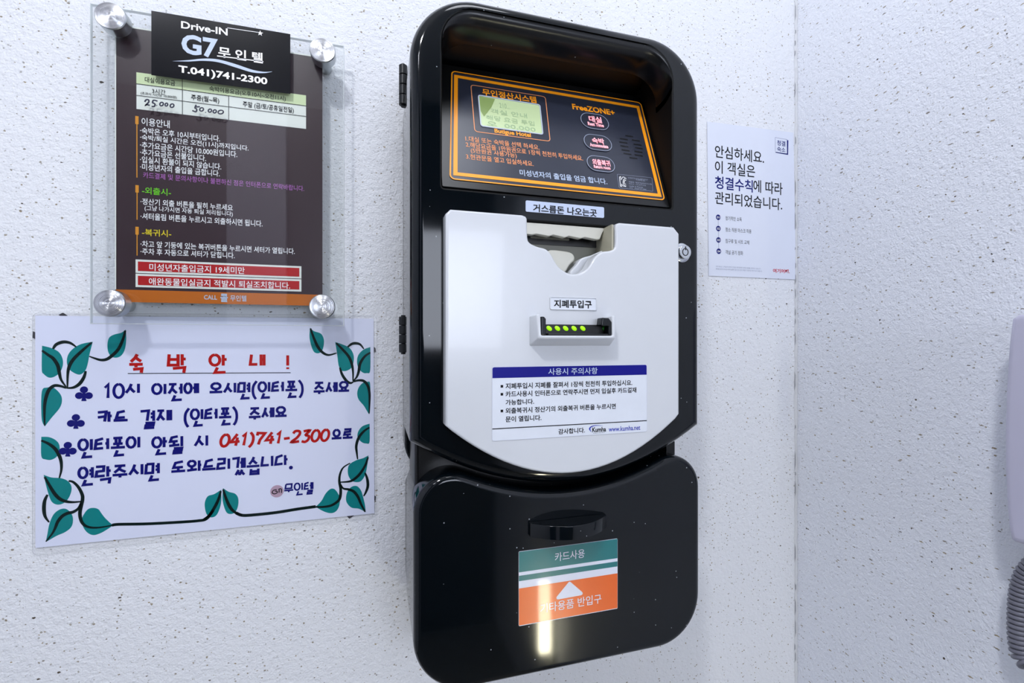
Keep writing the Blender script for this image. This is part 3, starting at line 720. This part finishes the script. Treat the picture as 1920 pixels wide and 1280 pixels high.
for a in (('10시', 195.6, 720.5, 749.5, 263), ('이전에', 285.6, 720, 751.5, 372), ('오시면(인터폰)', 393, 718.5, 749, 569), ('주세요', 588, 717, 748, 654.7),
          ('카드', 183, 772, 804, 239.5), ('결재', 263, 770, 803, 322), ('(인터폰)', 345, 768, 799, 446), ('주세요', 466.6, 765, 796, 537.5),
          ('인터폰이', 147.4, 824, 858, 263.6), ('안될', 285.7, 820, 852, 343.7), ('시', 365, 817, 849, 391), ('으로', 621.8, 806, 835, 661),
          ('연락주시면', 147.4, 877, 910, 299.8), ('도와드리겠습니다.', 321.3, 866, 899, 549), ('무인텔', 533, 907.5, 929.5, 587)):
    hand(pr, *a, 'notenavy', .0024 if a[0] != '무인텔' else .0016)
hand(pr, '041)741-2300', 411, 815, 840, 615, 'notered', .0026, slant=.16)
for cx, cy in ((157.6, 738), (142.5, 790), (127.3, 842)):
    for i_, (dx, dy, r) in enumerate(((0, -7.6, 6.5), (-9, 3.4, 6.5), (9, 3.4, 6.5), (0, 0, 2.8))):
        pr.disc(cx + dx, cy + dy, r / 2076, 'notenavy', n=24, name='club_mark_%d' % cx, h=.0002 + i_ * 5e-6)
    pr.fill([(cx - 1.3, cy), (cx + 1.3, cy), (cx + 5, cy + 13.5), (cx - 5, cy + 13.5)], 'notenavy', name='club_mark_%d' % cx, h=.00024)
dot = MB(); lathe(dot, pn, pn.loc(519.3, 920.5), [(.0062, 0), (.0062, .0003)], 28); dot.build('round_sticker', M['mauve'], sheet2)
pr.z = z6
for st in ([(712, 600), (680, 608), (668, 630), (690, 642), (716, 630), (712, 615), (695, 618)], [(728, 600), (745, 592), (757, 598), (757, 632)], [(735, 602), (734, 630)]):
    pr.line(cr(st, 4), .0009, 'black_ink', h=.0005)
pr.done()

# ================================================================== POSTER
z7 = lambda x, y: (1310 + x / 3.879, 210 + y / 3.879)
pp = PW(.0010)
q = [pp.loc(*z7(*p)) for p in ((73, 1190), (708, 1217), (690, 150), (62, 68))]
poster = thing('cleaning_poster', (pp.loc(1410, 520)[0], 0, H + q[0][1]), 'small white poster with large black and navy headline taped by the room corner', 'poster')
ptm = MB()
slab(ptm, PW(.0007), q, 0, .0003)
ps2 = ptm.build('paper_sheet', M['poster'], poster)
pr = Print(pp, ps2, z7, .0001)
for a in (('안심하세요.', 118, 238, 330, 475, 'posterink'), ('이 객실은', 118, 350, 443, 410, 'posterink'), ('청결수칙', 118, 463, 556, 393, 'posternavy'), ('에 따라', 397, 490, 582, 610, 'posterink'), ('관리되었습니다.', 118, 576, 668, 607, 'posterink')):
    pr.text(*a, .015 if a[5] == 'posternavy' else .010)
for (x, y), n_, tt, xr in zip(((142, 765), (143, 847), (144, 930), (146, 1012)), ('01', '02', '03', '04'), ('정기적인 소독', '청소 직원 마스크 착용', '침구류 및 시트 교체', '객실 공기 정화'), (313, 383, 367, 322)):
    pr.disc(x, y, .0037, 'posternavy'); pr.text(n_, x - 10, y - 8, y + 8, x + 11, 'whiteink', .004, h=.0003)
    pr.text(tt, 195, y - 9, y + 22, xr, 'posterink', .002)
pr.line([(142, 765), (146, 1012)], .0003, 'posternavy')
pr.text('우리 숙소는 고객님의 안전과 건강을 위해 철저한 방역과 청결을 관리하고 있습니다.', 125, 1116, 1128, 452, 'greyink', 0)
pr.text('쾌적한 휴식이 되시길 바라며 불편한 점이 있으시면 언제든지 프런트로 연락 주시기 바랍니다.', 125, 1134, 1146, 462, 'greyink', .003)
pr.text('여기어때.', 540, 1138, 1168, 662, 'logo', .03)
pr.fill([(558, 295), (650, 312), (652, 206), (643, 204), (642, 302), (562, 290)], 'posternavy')
pr.line([(556, 185), (642, 200), (643, 304), (558, 292)], .0003, 'posternavy', closed=True)
pr.text('청결', 570, 204, 242, 630, 'posternavy', .014); pr.text('숙소', 570, 250, 286, 630, 'posternavy', .014)
pr.done()

# ================================================================== PAYMENT KIOSK
k = thing('payment_kiosk', (.168, 0, H - .294), 'tall glossy black wall kiosk with white front cover, lit control panel and hinged lower door', 'kiosk')
UL, UR, VT, VB = .0281, .3146, .298, -.300
TD = .130                                     # front of the doors
def arcpts(u0, v0, u1, v1, vm, n=24):
    """shallow arc between two points through mid height vm"""
    out = []
    for i in range(n + 1):
        s = i / n; u = u0 + (u1 - u0) * s
        out.append((u, v0 + (v1 - v0) * s + (vm - (v0 + v1) / 2) * (1 - (2 * s - 1) ** 2)))
    return out
# back boxes against the wall
part('back_box', PW(0), rp([(UL + .001, -.135), (UR - .004, -.135), (UR - .004, VT - .002), (UL + .001, VT - .002)], [.03, .03, .058, .058], 10), 0.0005, .036, M['black'], k, .002, seg=3)
part('lower_back_box', PW(0), rp([(UL + .0035, VB + .004), (UR - .004, VB + .004), (UR - .004, -.137), (UL + .0035, -.137)], [.05, .05, .02, .02], 10), 0.0005, .036, M['black'], k, .002, seg=3)
part('inner_chassis', PW(0), rp([(UL + .006, -.25), (.286, -.25), (.286, -.05), (UL + .006, -.05)], [.002, .002, .002, .002], 2), .0362, .098, M['black_in'], k, .003, seg=3)
part('catch_block', PW(0), [(.286, -.125), (.297, -.125), (.297, -.103), (.292, -.098), (.286, -.098)], .0362, .112, M['black_in'], k, .002, seg=2)

# upper door with the screen recess and the change opening cut into it
top = rp([(UR, -.0845), (UR, VT), (UL, VT), (UL, -.0845)], [0, .058, .058, 0], 16)
top = [p for p in top]
low = arcpts(UL, -.0845, UR, -.0845, -.1305)
outline = low + top[1:-1]
outline = clean(outline)
RL, RR_, RT, RB = .0545, .2801, .2855, .1305
rec = rp([(RL, RB), (RR_, RB), (RR_, RT), (RL, RT)], [.002, .002, .030, .030], 8)
nh = [(.118, .052), (.2085, .052), (.2085, .1075), (.118, .1075)]
udoor = part('upper_door', PW(0), outline, .038, TD, [M['black'], M['black_side']], k, .0105, seg=8, holes=[rec, nh], hbev=.0018, hole_mi=1)
# recess lining: ceiling with a step, side walls, tilted panel
top_run = [p for p in rec if p[1] > RT - .0302]; top_run.sort(key=lambda p: (p[0], p[1] if p[0] < .168 else -p[1]))
top_run = [(RL, RT - .036)] + top_run + [(RR_, RT - .036)]
mb2 = MB(); vs = []; fs = []; NT = len(top_run); NQ = 16
for q in range(NQ + 1):
    t_ = .1030 + .0272 * math.cos(q / NQ * math.pi / 2); dv = .0125 * math.sin(q / NQ * math.pi / 2)
    vs += [(u, -t_, H + v - dv) for u, v in top_run]
vs += [(u, -.1026, H + v - .0119) for u, v in top_run] + [(u, -.1020, H + v - .0085) for u, v in top_run]
for q in range(NQ + 2):
    for i in range(NT - 1): fs.append((q * NT + i, q * NT + i + 1, (q + 1) * NT + i + 1, (q + 1) * NT + i))
mb2.poly(vs, fs); mb2.build('recess_hood', M['hood'], udoor, 40)
mb2 = MB(); mb2.poly([(RL, -.1025, H + .2768), (RR_, -.1025, H + .2768), (RR_, -.0725, H + .2705), (RL, -.0725, H + .2705)], [(0, 1, 2, 3)])
mb2.build('recess_ceiling', M['black_in'], udoor)
mb = MB(); box(mb, (RL - .004, -.07, H + RB - .004), (RR_ + .004, -.066, H + RT + .004)); mb.build('recess_back', M['black_in'], udoor)
tb, vb_, tt_, vt_ = .1268, .1325, .0748, .2675
TILT = Plane((0, -tb, H + vb_), (1, 0, 0), (0, tb - tt_, vt_ - vb_))
hh = math.hypot(tb - tt_, vt_ - vb_)
panel = part('control_panel', TILT, rp([(RL + .0004, 0), (RR_ - .0004, 0), (RR_ - .0004, hh), (RL + .0004, hh)], .001, 2), -.004, 0, M['black_in'], k, .0004, seg=2)
zp = lambda x, y: (830 + x / 4.465, 120 + y / 4.465)
pr = Print(TILT, panel, zp, .0006)
def tq(P): return [TILT.loc(*zp(*p)) for p in P]
film = tq([(66, 958), (1852, 1136), (1652, 334), (82, 70)])
fm = MB(); slab(fm, TILT, rp(film, .004, 4), .0001, .0004); fm.build('panel_film', M['panel'], panel)
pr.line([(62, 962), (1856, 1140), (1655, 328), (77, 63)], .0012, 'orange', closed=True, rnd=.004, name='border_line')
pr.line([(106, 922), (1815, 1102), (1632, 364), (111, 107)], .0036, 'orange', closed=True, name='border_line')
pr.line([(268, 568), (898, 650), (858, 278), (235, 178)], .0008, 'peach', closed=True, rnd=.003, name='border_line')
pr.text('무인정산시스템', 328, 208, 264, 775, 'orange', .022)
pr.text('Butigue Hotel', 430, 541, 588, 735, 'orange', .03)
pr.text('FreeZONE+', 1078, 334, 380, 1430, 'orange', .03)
pr.text('1.대실 또는 숙박을 선택 하세요.', 187, 603, 648, 800, 'peach', .008)
pr.text('2.해당요금을 1만원권으로 1장씩 천천히 투입하세요.', 190, 653, 698, 1153, 'peach', .008)
pr.text('(5만원권 사용가능)', 232, 703, 752, 615, 'peach', .008)
pr.text('3.현관문을 열고 입실하세요.', 192, 753, 798, 753, 'peach', .008)
pr.text('미성년자의 출입을 엄금 합니다.', 640, 884, 936, 1362, 'paleink', .014)
pr.line([(1475, 1040), (1757, 1068), (1750, 955), (1458, 925)], .0003, 'greyink', closed=True, rnd=.001, name='approval_mark')
for st in ([(1478, 948), (1488, 946), (1491, 972), (1506, 948), (1526, 953)], [(1478, 948), (1486, 1026), (1497, 1028), (1495, 1008), (1510, 1024), (1532, 1030)]): pr.line(st, .0006, 'whiteink', name='approval_mark')
for r_ in (20, 11): pr.line([(1530 + r_ * 1.1 * math.cos(q * .3 + 1.3), 992 - r_ * 1.6 * math.sin(q * .3 + 1.3)) for q in range(13)], .0006, 'whiteink', name='approval_mark')
for i, (s_, x0, x1_) in enumerate((('인증번호 KCC-REM-KU7', 1548, 1712), ('Y1PMS-01', 1612, 1690), ('제품명 : 통합객실관리시스템', 1553, 1742), ('제조자 : (주)금하산업', 1555, 1695), ('made in Korea', 1557, 1672), ('A/S   02)6737-000', 1560, 1700))):
    pr.text(s_, x0, 948 + i * 17.2, 960 + i * 17.2, x1_, 'greyink', .0, name='approval_mark')
for (x, y) in ((1560, 607), (1515, 632), (1615, 643), (1510, 660), (1630, 678), (1520, 692), (1640, 708), (1530, 725), (1637, 738), (1545, 755), (1640, 768), (1595, 790)):
    pr.line([(x - 33, y - 5), (x + 33, y + 5)], .0016, 'dark', name='speaker_slot')
pr.done()
# lcd
lc = rp(tq([(322, 522), (833, 592), (808, 350), (300, 270)]), .0018, 4)
rim = MB(); slab(rim, TILT, inset(ccw(lc), -.0009), .0004, .0012, holes=[inset(ccw(lc), .0002)], hbev=0); rim.build('screen_rim', M['lcdrim'], panel)
scr = MB(); slab(scr, TILT, lc, .0003, .0007); scr.build('lcd_screen', M['lcd'], panel)
pr = Print(TILT, panel, zp, .0009)
pr.fill([(305, 275), (437, 298), (405, 370), (345, 445), (318, 400)], 'lcdleaf', name='screen_segments')
for s_, x0, y0, x1_ in (('210...', 470, 330, 560), ('객실 안내', 398, 378, 700), ('해당 요금 투입', 362, 430, 760), ('오  00,000', 368, 482, 770)):
    pr.text(s_, x0, y0, y0 + 40, x1_, 'lcdink', 0, name='screen_segments')
pr.done()
for cx, cy, a, b in ((1269, 488, ('대실', 1213, 440, 490, 1328), ('Rest Time', 1207, 492, 520, 1342)), (1295, 665, ('숙박', 1240, 622, 668, 1348), ('Accommodate', 1224, 668, 696, 1378)), (1320, 843, ('외출복귀', 1243, 800, 850, 1397), ('Return room', 1257, 851, 878, 1397))):
    P = [TILT.loc(*zp(cx + dx, cy + dy)) for dx, dy in ((-115, 0), (115, 0), (0, -65), (0, 65))]
    c = TILT.loc(*zp(cx, cy)); hw = (P[1][0] - P[0][0]) / 2; hv = (P[2][1] - P[3][1]) / 2
    ol = rp([(c[0] - hw, c[1] - hv), (c[0] + hw, c[1] - hv), (c[0] + hw, c[1] + hv), (c[0] - hw, c[1] + hv)], hv * .98, 8)
    bt = MB(); slab(bt, TILT, ol, .0003, .0012, .0003, seg=2); bt.build('button', M['panel'], panel)
    pr = Print(TILT, panel, zp, .0014)
    pr.line(inset(ccw(ol), .0006), .0007, 'greyink', closed=True, raw=True, name='button_outline')
    for t_ in (a, b):
        pr.text(*t_, 'redhalo', .07, h=.00135, name='button_legend'); pr.text(*t_, 'redglow', .022 if t_ is a else .035, h=.0016, name='button_legend')
    pr.done()

# white front cover with the change notch
TC = .1450
pc = PW(TC)
z8 = lambda x, y: (940 + x / 4.413, 370 + y / 4.413)
vtop = .1085
nl = [pc.loc(*z8(*p)) for p in ((215, 175), (220, 330), (240, 375), (300, 405), (370, 425), (415, 470), (460, 550), (510, 600), (575, 630), (650, 625), (720, 580), (770, 500), (830, 450), (900, 440), (935, 420), (945, 380), (945, 270))]
nl = cr(nl, 4)
cl_, cr_ = pc.loc(838, 500)[0] - .001, pc.loc(1274, 600)[0]
cover = [(cl_, vtop - .004), (cl_, -.068)]
cb = arcpts(cl_ + .005, -.0735, cr_ - .004, -.0735, -.1165)
cover = [(cl_, -.069)] + cb + [(cr_, -.069), (cr_, vtop - .006), (cr_ - .006, vtop)]
ne = [(nl[-1][0], vtop - .0045), (nl[-1][0] + .0012, vtop - .0012), (nl[-1][0] + .0045, vtop)]
ns = [(nl[0][0] - .0045, vtop), (nl[0][0] - .0012, vtop - .0010)]
cover += list(reversed(ne)) + list(reversed(nl)) + list(reversed(ns)) + [(cl_ + .004, vtop)] + [(cl_, vtop - .004)]
cov = part('white_cover', PW(0), clean(cover, 4e-4), TD + .0002, TC, M['white'], k, .0022, seg=5)
# inside of the change opening
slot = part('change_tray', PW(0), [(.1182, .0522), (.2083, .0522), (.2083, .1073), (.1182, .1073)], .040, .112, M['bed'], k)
PL = lambda t, P: [PW(t).loc(*z8(*p)) for p in P]
fl = PL(.1285, [(150, 338 - 45), (150, 190), (150, 165), (1000, 235), (858, 262), (838, 290), (815, 345), (790, 348), (690, 328), (655, 338), (560, 318), (525, 330), (430, 308), (395, 320), (290, 300), (255, 308)])
fl = [(max(.119, min(.2078, u)), min(v, .1068)) for u, v in fl]
part('flap', PW(0), clean(fl, 3e-4), .1225, .1285, M['beige'], slot, .0006, seg=2)
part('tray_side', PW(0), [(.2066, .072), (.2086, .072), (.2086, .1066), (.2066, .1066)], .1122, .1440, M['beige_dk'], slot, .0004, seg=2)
part('slot_gap', PW(0), [(.119, PW(.1135).loc(*z8(500, 398))[1]), (.2078, PW(.1135).loc(*z8(500, 398))[1]), (.2078, .1065), (.119, .1065)], .1122, .1132, M['dark'], slot)
mb = MB(); sx0, sx1 = PW(.1145).loc(*z8(240, 340))[0], PW(.1145).loc(*z8(560, 345))[0]; sv = PW(.1145).loc(*z8(400, 338))[1]
box(mb, (sx0, -.1150, H + sv - .001), (sx1, -.1134, H + sv + .0012)); mb.build('roller_bar', M['bed'], slot)
part('coin_cup', PW(0), cr(PL(.120, [(380, 445), (520, 447), (585, 470), (600, 515), (560, 560), (500, 640), (420, 560)]), 4, True), .1125, .122, M['beige'], slot, .0015, seg=3)
part('coin_cup', PW(0), cr(PL(.124, [(840, 445), (740, 480), (660, 505), (620, 555), (560, 640), (700, 670), (800, 560)]), 4, True), .1125, .126, M['white'], slot, .0015, seg=3)
# bill slot
TB_ = .1600
pz = PW(TB_)
Zb = lambda P: [pz.loc(*z8(*p)) for p in P]
a0_, b1_ = pz.loc(*z8(232, 962)); a1_, _ = pz.loc(*z8(952, 1000)); b0_ = PW(.150).loc(*z8(300, 1224))[1]
i0, it = pz.loc(*z8(332, 988)); i1 = pz.loc(*z8(922, 1000))[0]; ib = pz.loc(*z8(332, 1142))[1]
a0_ = PW(TC).loc(*z8(233, 1100))[0]; b0_ = PW(TC).loc(*z8(300, 1228))[1]; bT = b1_
a1_ = i1 + (i0 - a0_)
bm = bmesh.new(); wdl = .0016
def V_(u, v, t): return bm.verts.new((u, -t, H + v))
ob_ = [V_(a0_, bT - .001, TC), V_(a0_, b0_, TC), V_(a1_, b0_, TC), V_(a1_, bT - .001, TC)]
ot_ = [V_(i0 - wdl - .002, bT, TB_ - .002), V_(i0 - wdl - .001, ib - wdl - .001, TB_), V_(i1 + wdl + .001, ib - wdl - .001, TB_), V_(i1 + wdl + .002, bT, TB_ - .002)]
it_ = [V_(i0, bT, TB_ - .002), V_(i0, ib, TB_), V_(i1, ib, TB_), V_(i1, bT, TB_ - .002)]
ic_ = [V_(i0, bT - .001, TC), V_(i0, ib, TC), V_(i1, ib, TC), V_(i1, bT - .001, TC)]
for A_, B_ in ((ob_, ot_), (ot_, it_), (it_, ic_)):
    for q_ in range(3): bm.faces.new((A_[q_], A_[q_ + 1], B_[q_ + 1], B_[q_]))
bm.faces.new((ob_[0], ot_[0], it_[0], ic_[0])); bm.faces.new((ob_[3], ic_[3], it_[3], ot_[3]))
bmesh.ops.recalc_face_normals(bm, faces=bm.faces)
bmesh.ops.bevel(bm, geom=[e for e in bm.edges if not e.is_boundary], offset=.0013, segments=3, affect='EDGES', profile=.5)
me = bpy.data.meshes.new('bill_slot'); bmesh.ops.transform(bm, matrix=Matrix.Translation(-k.location), verts=bm.verts); bm.to_mesh(me); bm.free()
me.materials.append(M['white'])
for p_ in me.polygons: p_.use_smooth = True
me.set_sharp_from_angle(angle=math.radians(40)); bill = link('bill_slot', me, k)
mb = MB(); slab(mb, PW(0), [(i0 + .0002, ib + .0002), (i1 - .0002, ib + .0002), (i1 - .0002, ib + .0098), (i0 + .0002, ib + .0098)], TC + .0002, TC + .0045, .0003, seg=1)
mb.build('slot_mouth', M['black_in'], bill, 30)
for s_ in (1, -1):
    pts = [(i0 + .0001, ib + .0003), (i0 + .0046, ib + .0003), (i0 + .0046, ib + .0140), (i0 + .003, ib + .0158), (i0 + .0001, ib + .0160)] if s_ > 0 else [(i1 - .0105, ib + .0085), (i1 - .0035, ib + .0085), (i1 - .0035, ib + .0003), (i1 - .0001, ib + .0003), (i1 - .0001, ib + .012), (i1 - .0030, ib + .0155), (i1 - .0095, ib + .0158)]
    part('slot_guide', PW(0), rp(ccw(pts), .0010, 3), TC + .0046, TB_ - .0012, M['black'], bill, .0009, seg=3)
part('slot_lip', PW(0), [(i0 + .007, ib + .0003), (i1 - .0003, ib + .0003), (i1 - .0003, ib + .0018), (i0 + .007, ib + .0018)], TC + .0046, TB_ - .002, M['satin'], bill, .0004, seg=2)
for i, x in enumerate((397, 465, 533, 603, 675, 858)):
    c = PW(TC + .0048).loc(*z8(x, 1083 if i < 5 else 1090))
    l = MB(); lathe(l, PW(TC + .0046), (0, 0), [(.0019, 0), (.0016, .0005), (.0006, .0009)], 12)
    for j, v in enumerate(l.v):     # slanted lens shape, as light spilling along the slot
        x_, z_ = v.x, v.z - H; l.v[j] = Vector((c[0] + x_ * 1.25 - z_ * .5, v.y, H + c[1] + z_ * 1.15))
    l.build('indicator_light', M['green_led' if i < 5 else 'green_dim'], bill, 60)
# labels and stickers
zl = PW(TD)
qq = [zl.loc(*z8(*p)) for p in ((200, 118), (848, 178), (848, 88), (200, 25))]
l0, l1 = qq[3], qq[1]
lb = part('change_label', PW(TD), rp([(l0[0], qq[0][1]), (l1[0], qq[0][1]), (l1[0], l0[1]), l0], .0012, 3), .0001, .0006, M['silver_label'], k, smooth=0)
pr = Print(PW(TD + .0006), lb, z8, .00015); pr.text('거스름돈 나오는곳', 262, 53, 118, 790, 'black_ink', .022); pr.done()
p0 = pc.loc(*z8(403, 822)); p1 = pc.loc(*z8(785, 930)); pb1 = pc.loc(*z8(403, 925))[1]
lb = part('bill_label', PW(TC), rp([(p0[0], pb1), (p1[0], pb1), (p1[0], p0[1]), p0], .0012, 3), .0001, .0003, M['plate_white'], k, smooth=0)
fr = MB(); o_ = rp([(p0[0] - .0004, pb1 - .0004), (p1[0] + .0004, pb1 - .0004), (p1[0] + .0004, p0[1] + .0004), (p0[0] - .0004, p0[1] + .0004)], .0016, 3)
slab(fr, PW(TC), o_, .0001, .0008, .0002, seg=1, holes=[inset(ccw(o_), .0007)], hbev=0); fr.build('label_frame', M['white'], lb)
pr = Print(PW(TC + .0003), lb, z8, .00015); pr.text('지폐투입구', 435, 845, 912, 748, 'black_ink', .026); pr.done()
# caution sticker
z9 = lambda x, y: (900 + x / 5.647, 660 + y / 5.647)
a_ = pc.loc(*z9(128, 157)); b_ = pc.loc(*z9(1764, 840)); bl = pc.loc(*z9(130, 938))[1]
cs_ = part('caution_sticker', PW(TC), rp([(a_[0], bl), (b_[0], bl), (b_[0], a_[1]), a_], .0016, 3), .0001, .00035, M['plate_white'], k, smooth=0)
pr = Print(PW(TC + .00035), cs_, z9, .0001)
hv_ = pc.loc(*z9(128, 275))[1]
pr.fill([(a_[0] + .0002, hv_), (b_[0] - .0002, hv_)] + rp([(b_[0] - .0002, hv_), (b_[0] - .0002, a_[1] - .0002), (a_[0] + .0002, a_[1] - .0002), (a_[0] + .0002, hv_)], [0, .0015, .0015, 0], 3)[1:-1], 'navy', raw=True, name='header_band')
ol = rp([(a_[0], bl), (b_[0], bl), (b_[0], a_[1]), a_], .0016, 3); pr.line(ol, .0003, 'stickerwhite', closed=True, raw=True, name='border_line')
pr.text('사용시 주의사항', 722, 170, 242, 1243, 'paleink', .008, h=.0003)
for y in (361, 445, 622): pr.quad((218, y + 15), (245, y + 14), (245, y - 14), (218, y - 13), 'black_ink')
for a in (('지폐투입시 지폐를 잘펴서 1장씩 천천히 투입하십시요.', 270, 328, 392, 1612), ('카드사용시 인터폰으로 연락주시면 먼저 입실후 카드결재', 270, 414, 476, 1655), ('가능합니다.', 270, 503, 562, 572),
          ('외출복귀시 정산기의 외출복귀 버튼을 누르시면', 270, 590, 652, 1437), ('문이 열립니다.', 270, 680, 742, 650), ('감사합니다.', 830, 812, 870, 1110)):
    pr.text(*a, 'black_ink', .022)
vl = pr.p(128, 813)[1]; pr.line([(a_[0], vl), (b_[0], vl)], .0008, 'black_ink', raw=True, name='rule_line')
pr.text('Kumha', 1188, 797, 848, 1334, 'black_ink', .03)
pr.text('INDUSTRY', 1200, 853, 861, 1322, 'black_ink', .0)
pr.text('www.kumha.net', 1362, 790, 842, 1696, 'blue', .016)
pr.fill(cr([(1178, 846), (1153, 812), (1178, 783), (1235, 772), (1303, 779)], 5) + cr([(1300, 781), (1235, 778), (1188, 790), (1168, 812), (1180, 846)], 5), 'blue')
pr.done()
# lock
lk = MB(); pk = PW(TD); c = PW(.1365).loc(1284.8, 472)
lathe(lk, pk, (c[0] + .0001, c[1]), [(.0094, 0), (.0094, .0016), (.0082, .0026), (.0068, .0028), (.0067, .0064), (.0063, .0068)], 36)
lock = lk.build('lock', M['chrome'], k, 35)
kh = Print(PW(TD + .0068), lock, lambda x, y: (x, y), .0002)
kh.line([(c[0] + .0031 * math.cos(q * .2618), c[1] - .0002 + .0034 * math.sin(q * .2618)) for q in range(24)], .0008, 'dark', closed=True, raw=True, name='keyway')
kh.line([(c[0] + .0002, c[1] + .0016), (c[0] + .0002, c[1] + .0052)], .0011, 'dark', raw=True, name='keyway'); kh.done()
# hinges
def hinge(v0, v1):
    hm = MB(); n = 4; hl = (v1 - v0) / n; ax = Plane((.0275, -.0375, H + v0), (1, 0, 0), (0, 1, 0))
    for i in range(n):
        lathe(hm, ax, (0, 0), [(.0038, i * hl + .0002), (.0043, i * hl + .0007), (.0043, (i + 1) * hl - .0007), (.0038, (i + 1) * hl - .0002)], 20)
    lathe(hm, ax, (0, 0), [(.0022, -.0015), (.0022, v1 - v0 + .0012)], 12)
    hm.build('hinge', M['satin'], k, 35)
for ya, yb in ((198, 123), (661, 593)):
    hinge(PW(.0375).loc(757, ya)[1], PW(.0375).loc(757, yb)[1])
# lower door
cl2 = .0308
LR = .3136
pts = rp([(cl2, VB), (LR, VB), (LR, -.098), (LR - .10, -.138), (cl2 + .10, -.138), (cl2, -.098)], [.048, .048, .032, 0, 0, .032], 14)
ldo = [p for p in pts if not (cl2 + .0450 <= p[0] <= LR - .0450 and p[1] > -.2)]
right = [p for p in ldo if p[0] > .168]; left = [p for p in ldo if p[0] <= .168 and p[1] > -.2] + [p for p in ldo if p[0] <= .168 and p[1] <= -.2]
mid = arcpts(LR - .0485, -.1172, cl2 + .0485, -.1172, -.1368, 20)
lo_right = right; outline2 = lo_right + mid + left
# keep order: bottom-right corner, top-right corner, arc to the left, top-left corner, bottom-left corner
outline2 = clean(outline2, 3e-4)
ldoor = part('lower_door', PW(0), outline2, .037, TD, M['black'], k, .0065, seg=7)
# pull handle: D-shaped shelf
ph = PW(TD)
e0 = ph.loc(992, 979)[0]; e1 = ph.loc(1134, 960)[0]; vt = ph.loc(992, 978)[1]; vbt = ph.loc(994, 1003)[1]
hp = Plane((0, -TD, H + vbt), (1, 0, 0), (0, -1, 0))     # footprint seen from above (up = out of the door)
mid_ = (e0 + e1) / 2; hw = (e1 - e0) / 2; dp = .0165
foot = [(e0, 0), (e0, .0028)] + [(mid_ + hw * math.sin(math.radians(a)) * 1.0, .0028 + dp * (1 - (a / 62.0) ** 2) * .95 if True else 0) for a in ()]
foot = [(e0, 0.0002)] + [(e0 + (e1 - e0) * s / 24, .0035 + dp * (1 - (2 * s / 24 - 1) ** 2)) for s in range(25)] + [(e1, 0.0002)]
hm = MB()
pv = Plane((0, -TD, H + vbt), (1, 0, 0), (0, -1, 0))
pv.n = Vector((0, 0, 1))
slab(hm, pv, foot, 0, vt - vbt, .0007, seg=3)
for i, f_ in enumerate(hm.f): hm.f[i] = list(reversed(f_))
hm.build('pull_handle', M['black'], ldoor, 35)
# card sticker on the lower door
zc = lambda x, y: (950 + x / 3.767, 940 + y / 3.767)
ca = ph.loc(*zc(84, 352)); cbx = ph.loc(*zc(782, 748))[0]; cby = ph.loc(*zc(92, 877))[1]
card = part('card_sticker', PW(TD), rp([(ca[0], cby), (cbx, cby), (cbx, ca[1]), ca], .0010, 3), .0001, .0004, M['stickerwhite'], k, smooth=0)
pr = Print(PW(TD + .0004), card, zc, .00012)
yy = lambda y: pr.p(86, y)[1]
R_ = lambda y0, y1, ink: pr.fill([(ca[0] + .0002, yy(y1)), (cbx - .0002, yy(y1)), (cbx - .0002, yy(y0)), (ca[0] + .0002, yy(y0))], ink, raw=True, name='colour_band')
R_(355, 500, 'teal'); R_(524, 562, 'teal'); R_(614, 875, 'tangerine')
pr.h = .0003
pr.text('카드사용', 340, 361, 424, 550, 'stickerwhite', .004)
pr.text('기타용품 반입구', 237, 722, 790, 668, 'stickerwhite', .004)
tri = rp(ccw([pr.p(333, 695), pr.p(553, 655), pr.p(443, 560)]), .0016, 3); pr.fill(tri, 'stickerwhite', raw=True)
pr.done()

# ================================================================== WALL PHONE on the right wall
OFF = .045
pq = PR(OFF)
wp = thing('wall_phone', (UC, -.33, H - .17), 'pale lilac-white wall phone on the right wall at the picture edge', 'phone')
ed = [pq.loc(*p) for p in ((1906, 590), (1895, 598), (1889, 650), (1884, 720), (1881.5, 800), (1882, 880), (1885, 950), (1889, 990), (1893, 1010), (1900, 1016), (1925, 1024))]
wdt = .10
body = [ed[0]] + ed[1:-1] + [(ed[0][0] + wdt, ed[-1][1] + .001), (ed[0][0] + wdt, ed[0][1] + .001)]
part('phone_body', PR(0), clean(body), .0005, OFF, M['phone'], wp, .004, seg=4)
mb = MB(); path = cr([(1946, 1052), (1924, 1080), (1914, 1115), (1911, 1160), (1912, 1200), (1918, 1232), (1936, 1250), (1960, 1256)], 40)
pc2 = PR(.022); cen = []
for x, y in path:
    a, b = pc2.loc(x, y); cen.append(pc2.w(a, b))
hel = []; turn = 0; Rr = .0062
for i in range(len(cen) - 1):
    seg_ = (cen[i + 1] - cen[i]); tdir = seg_.normalized()
    u = tdir.cross(Vector((1, 0, 0))).normalized(); v = tdir.cross(u)
    for j in range(3):
        q = turn + (seg_.length * j / 3) / .0043 * 2 * math.pi
        hel.append(cen[i] + seg_ * (j / 3) + (u * math.cos(q) + v * math.sin(q)) * Rr)
    turn += seg_.length / .0043 * 2 * math.pi
tube(mb, hel, .00205, 8); mb.build('coiled_cord', M['cord'], wp, 80)

_keepo.to_mesh_clear(); bpy.data.objects.remove(_keepo); bpy.data.curves.remove(_keep)
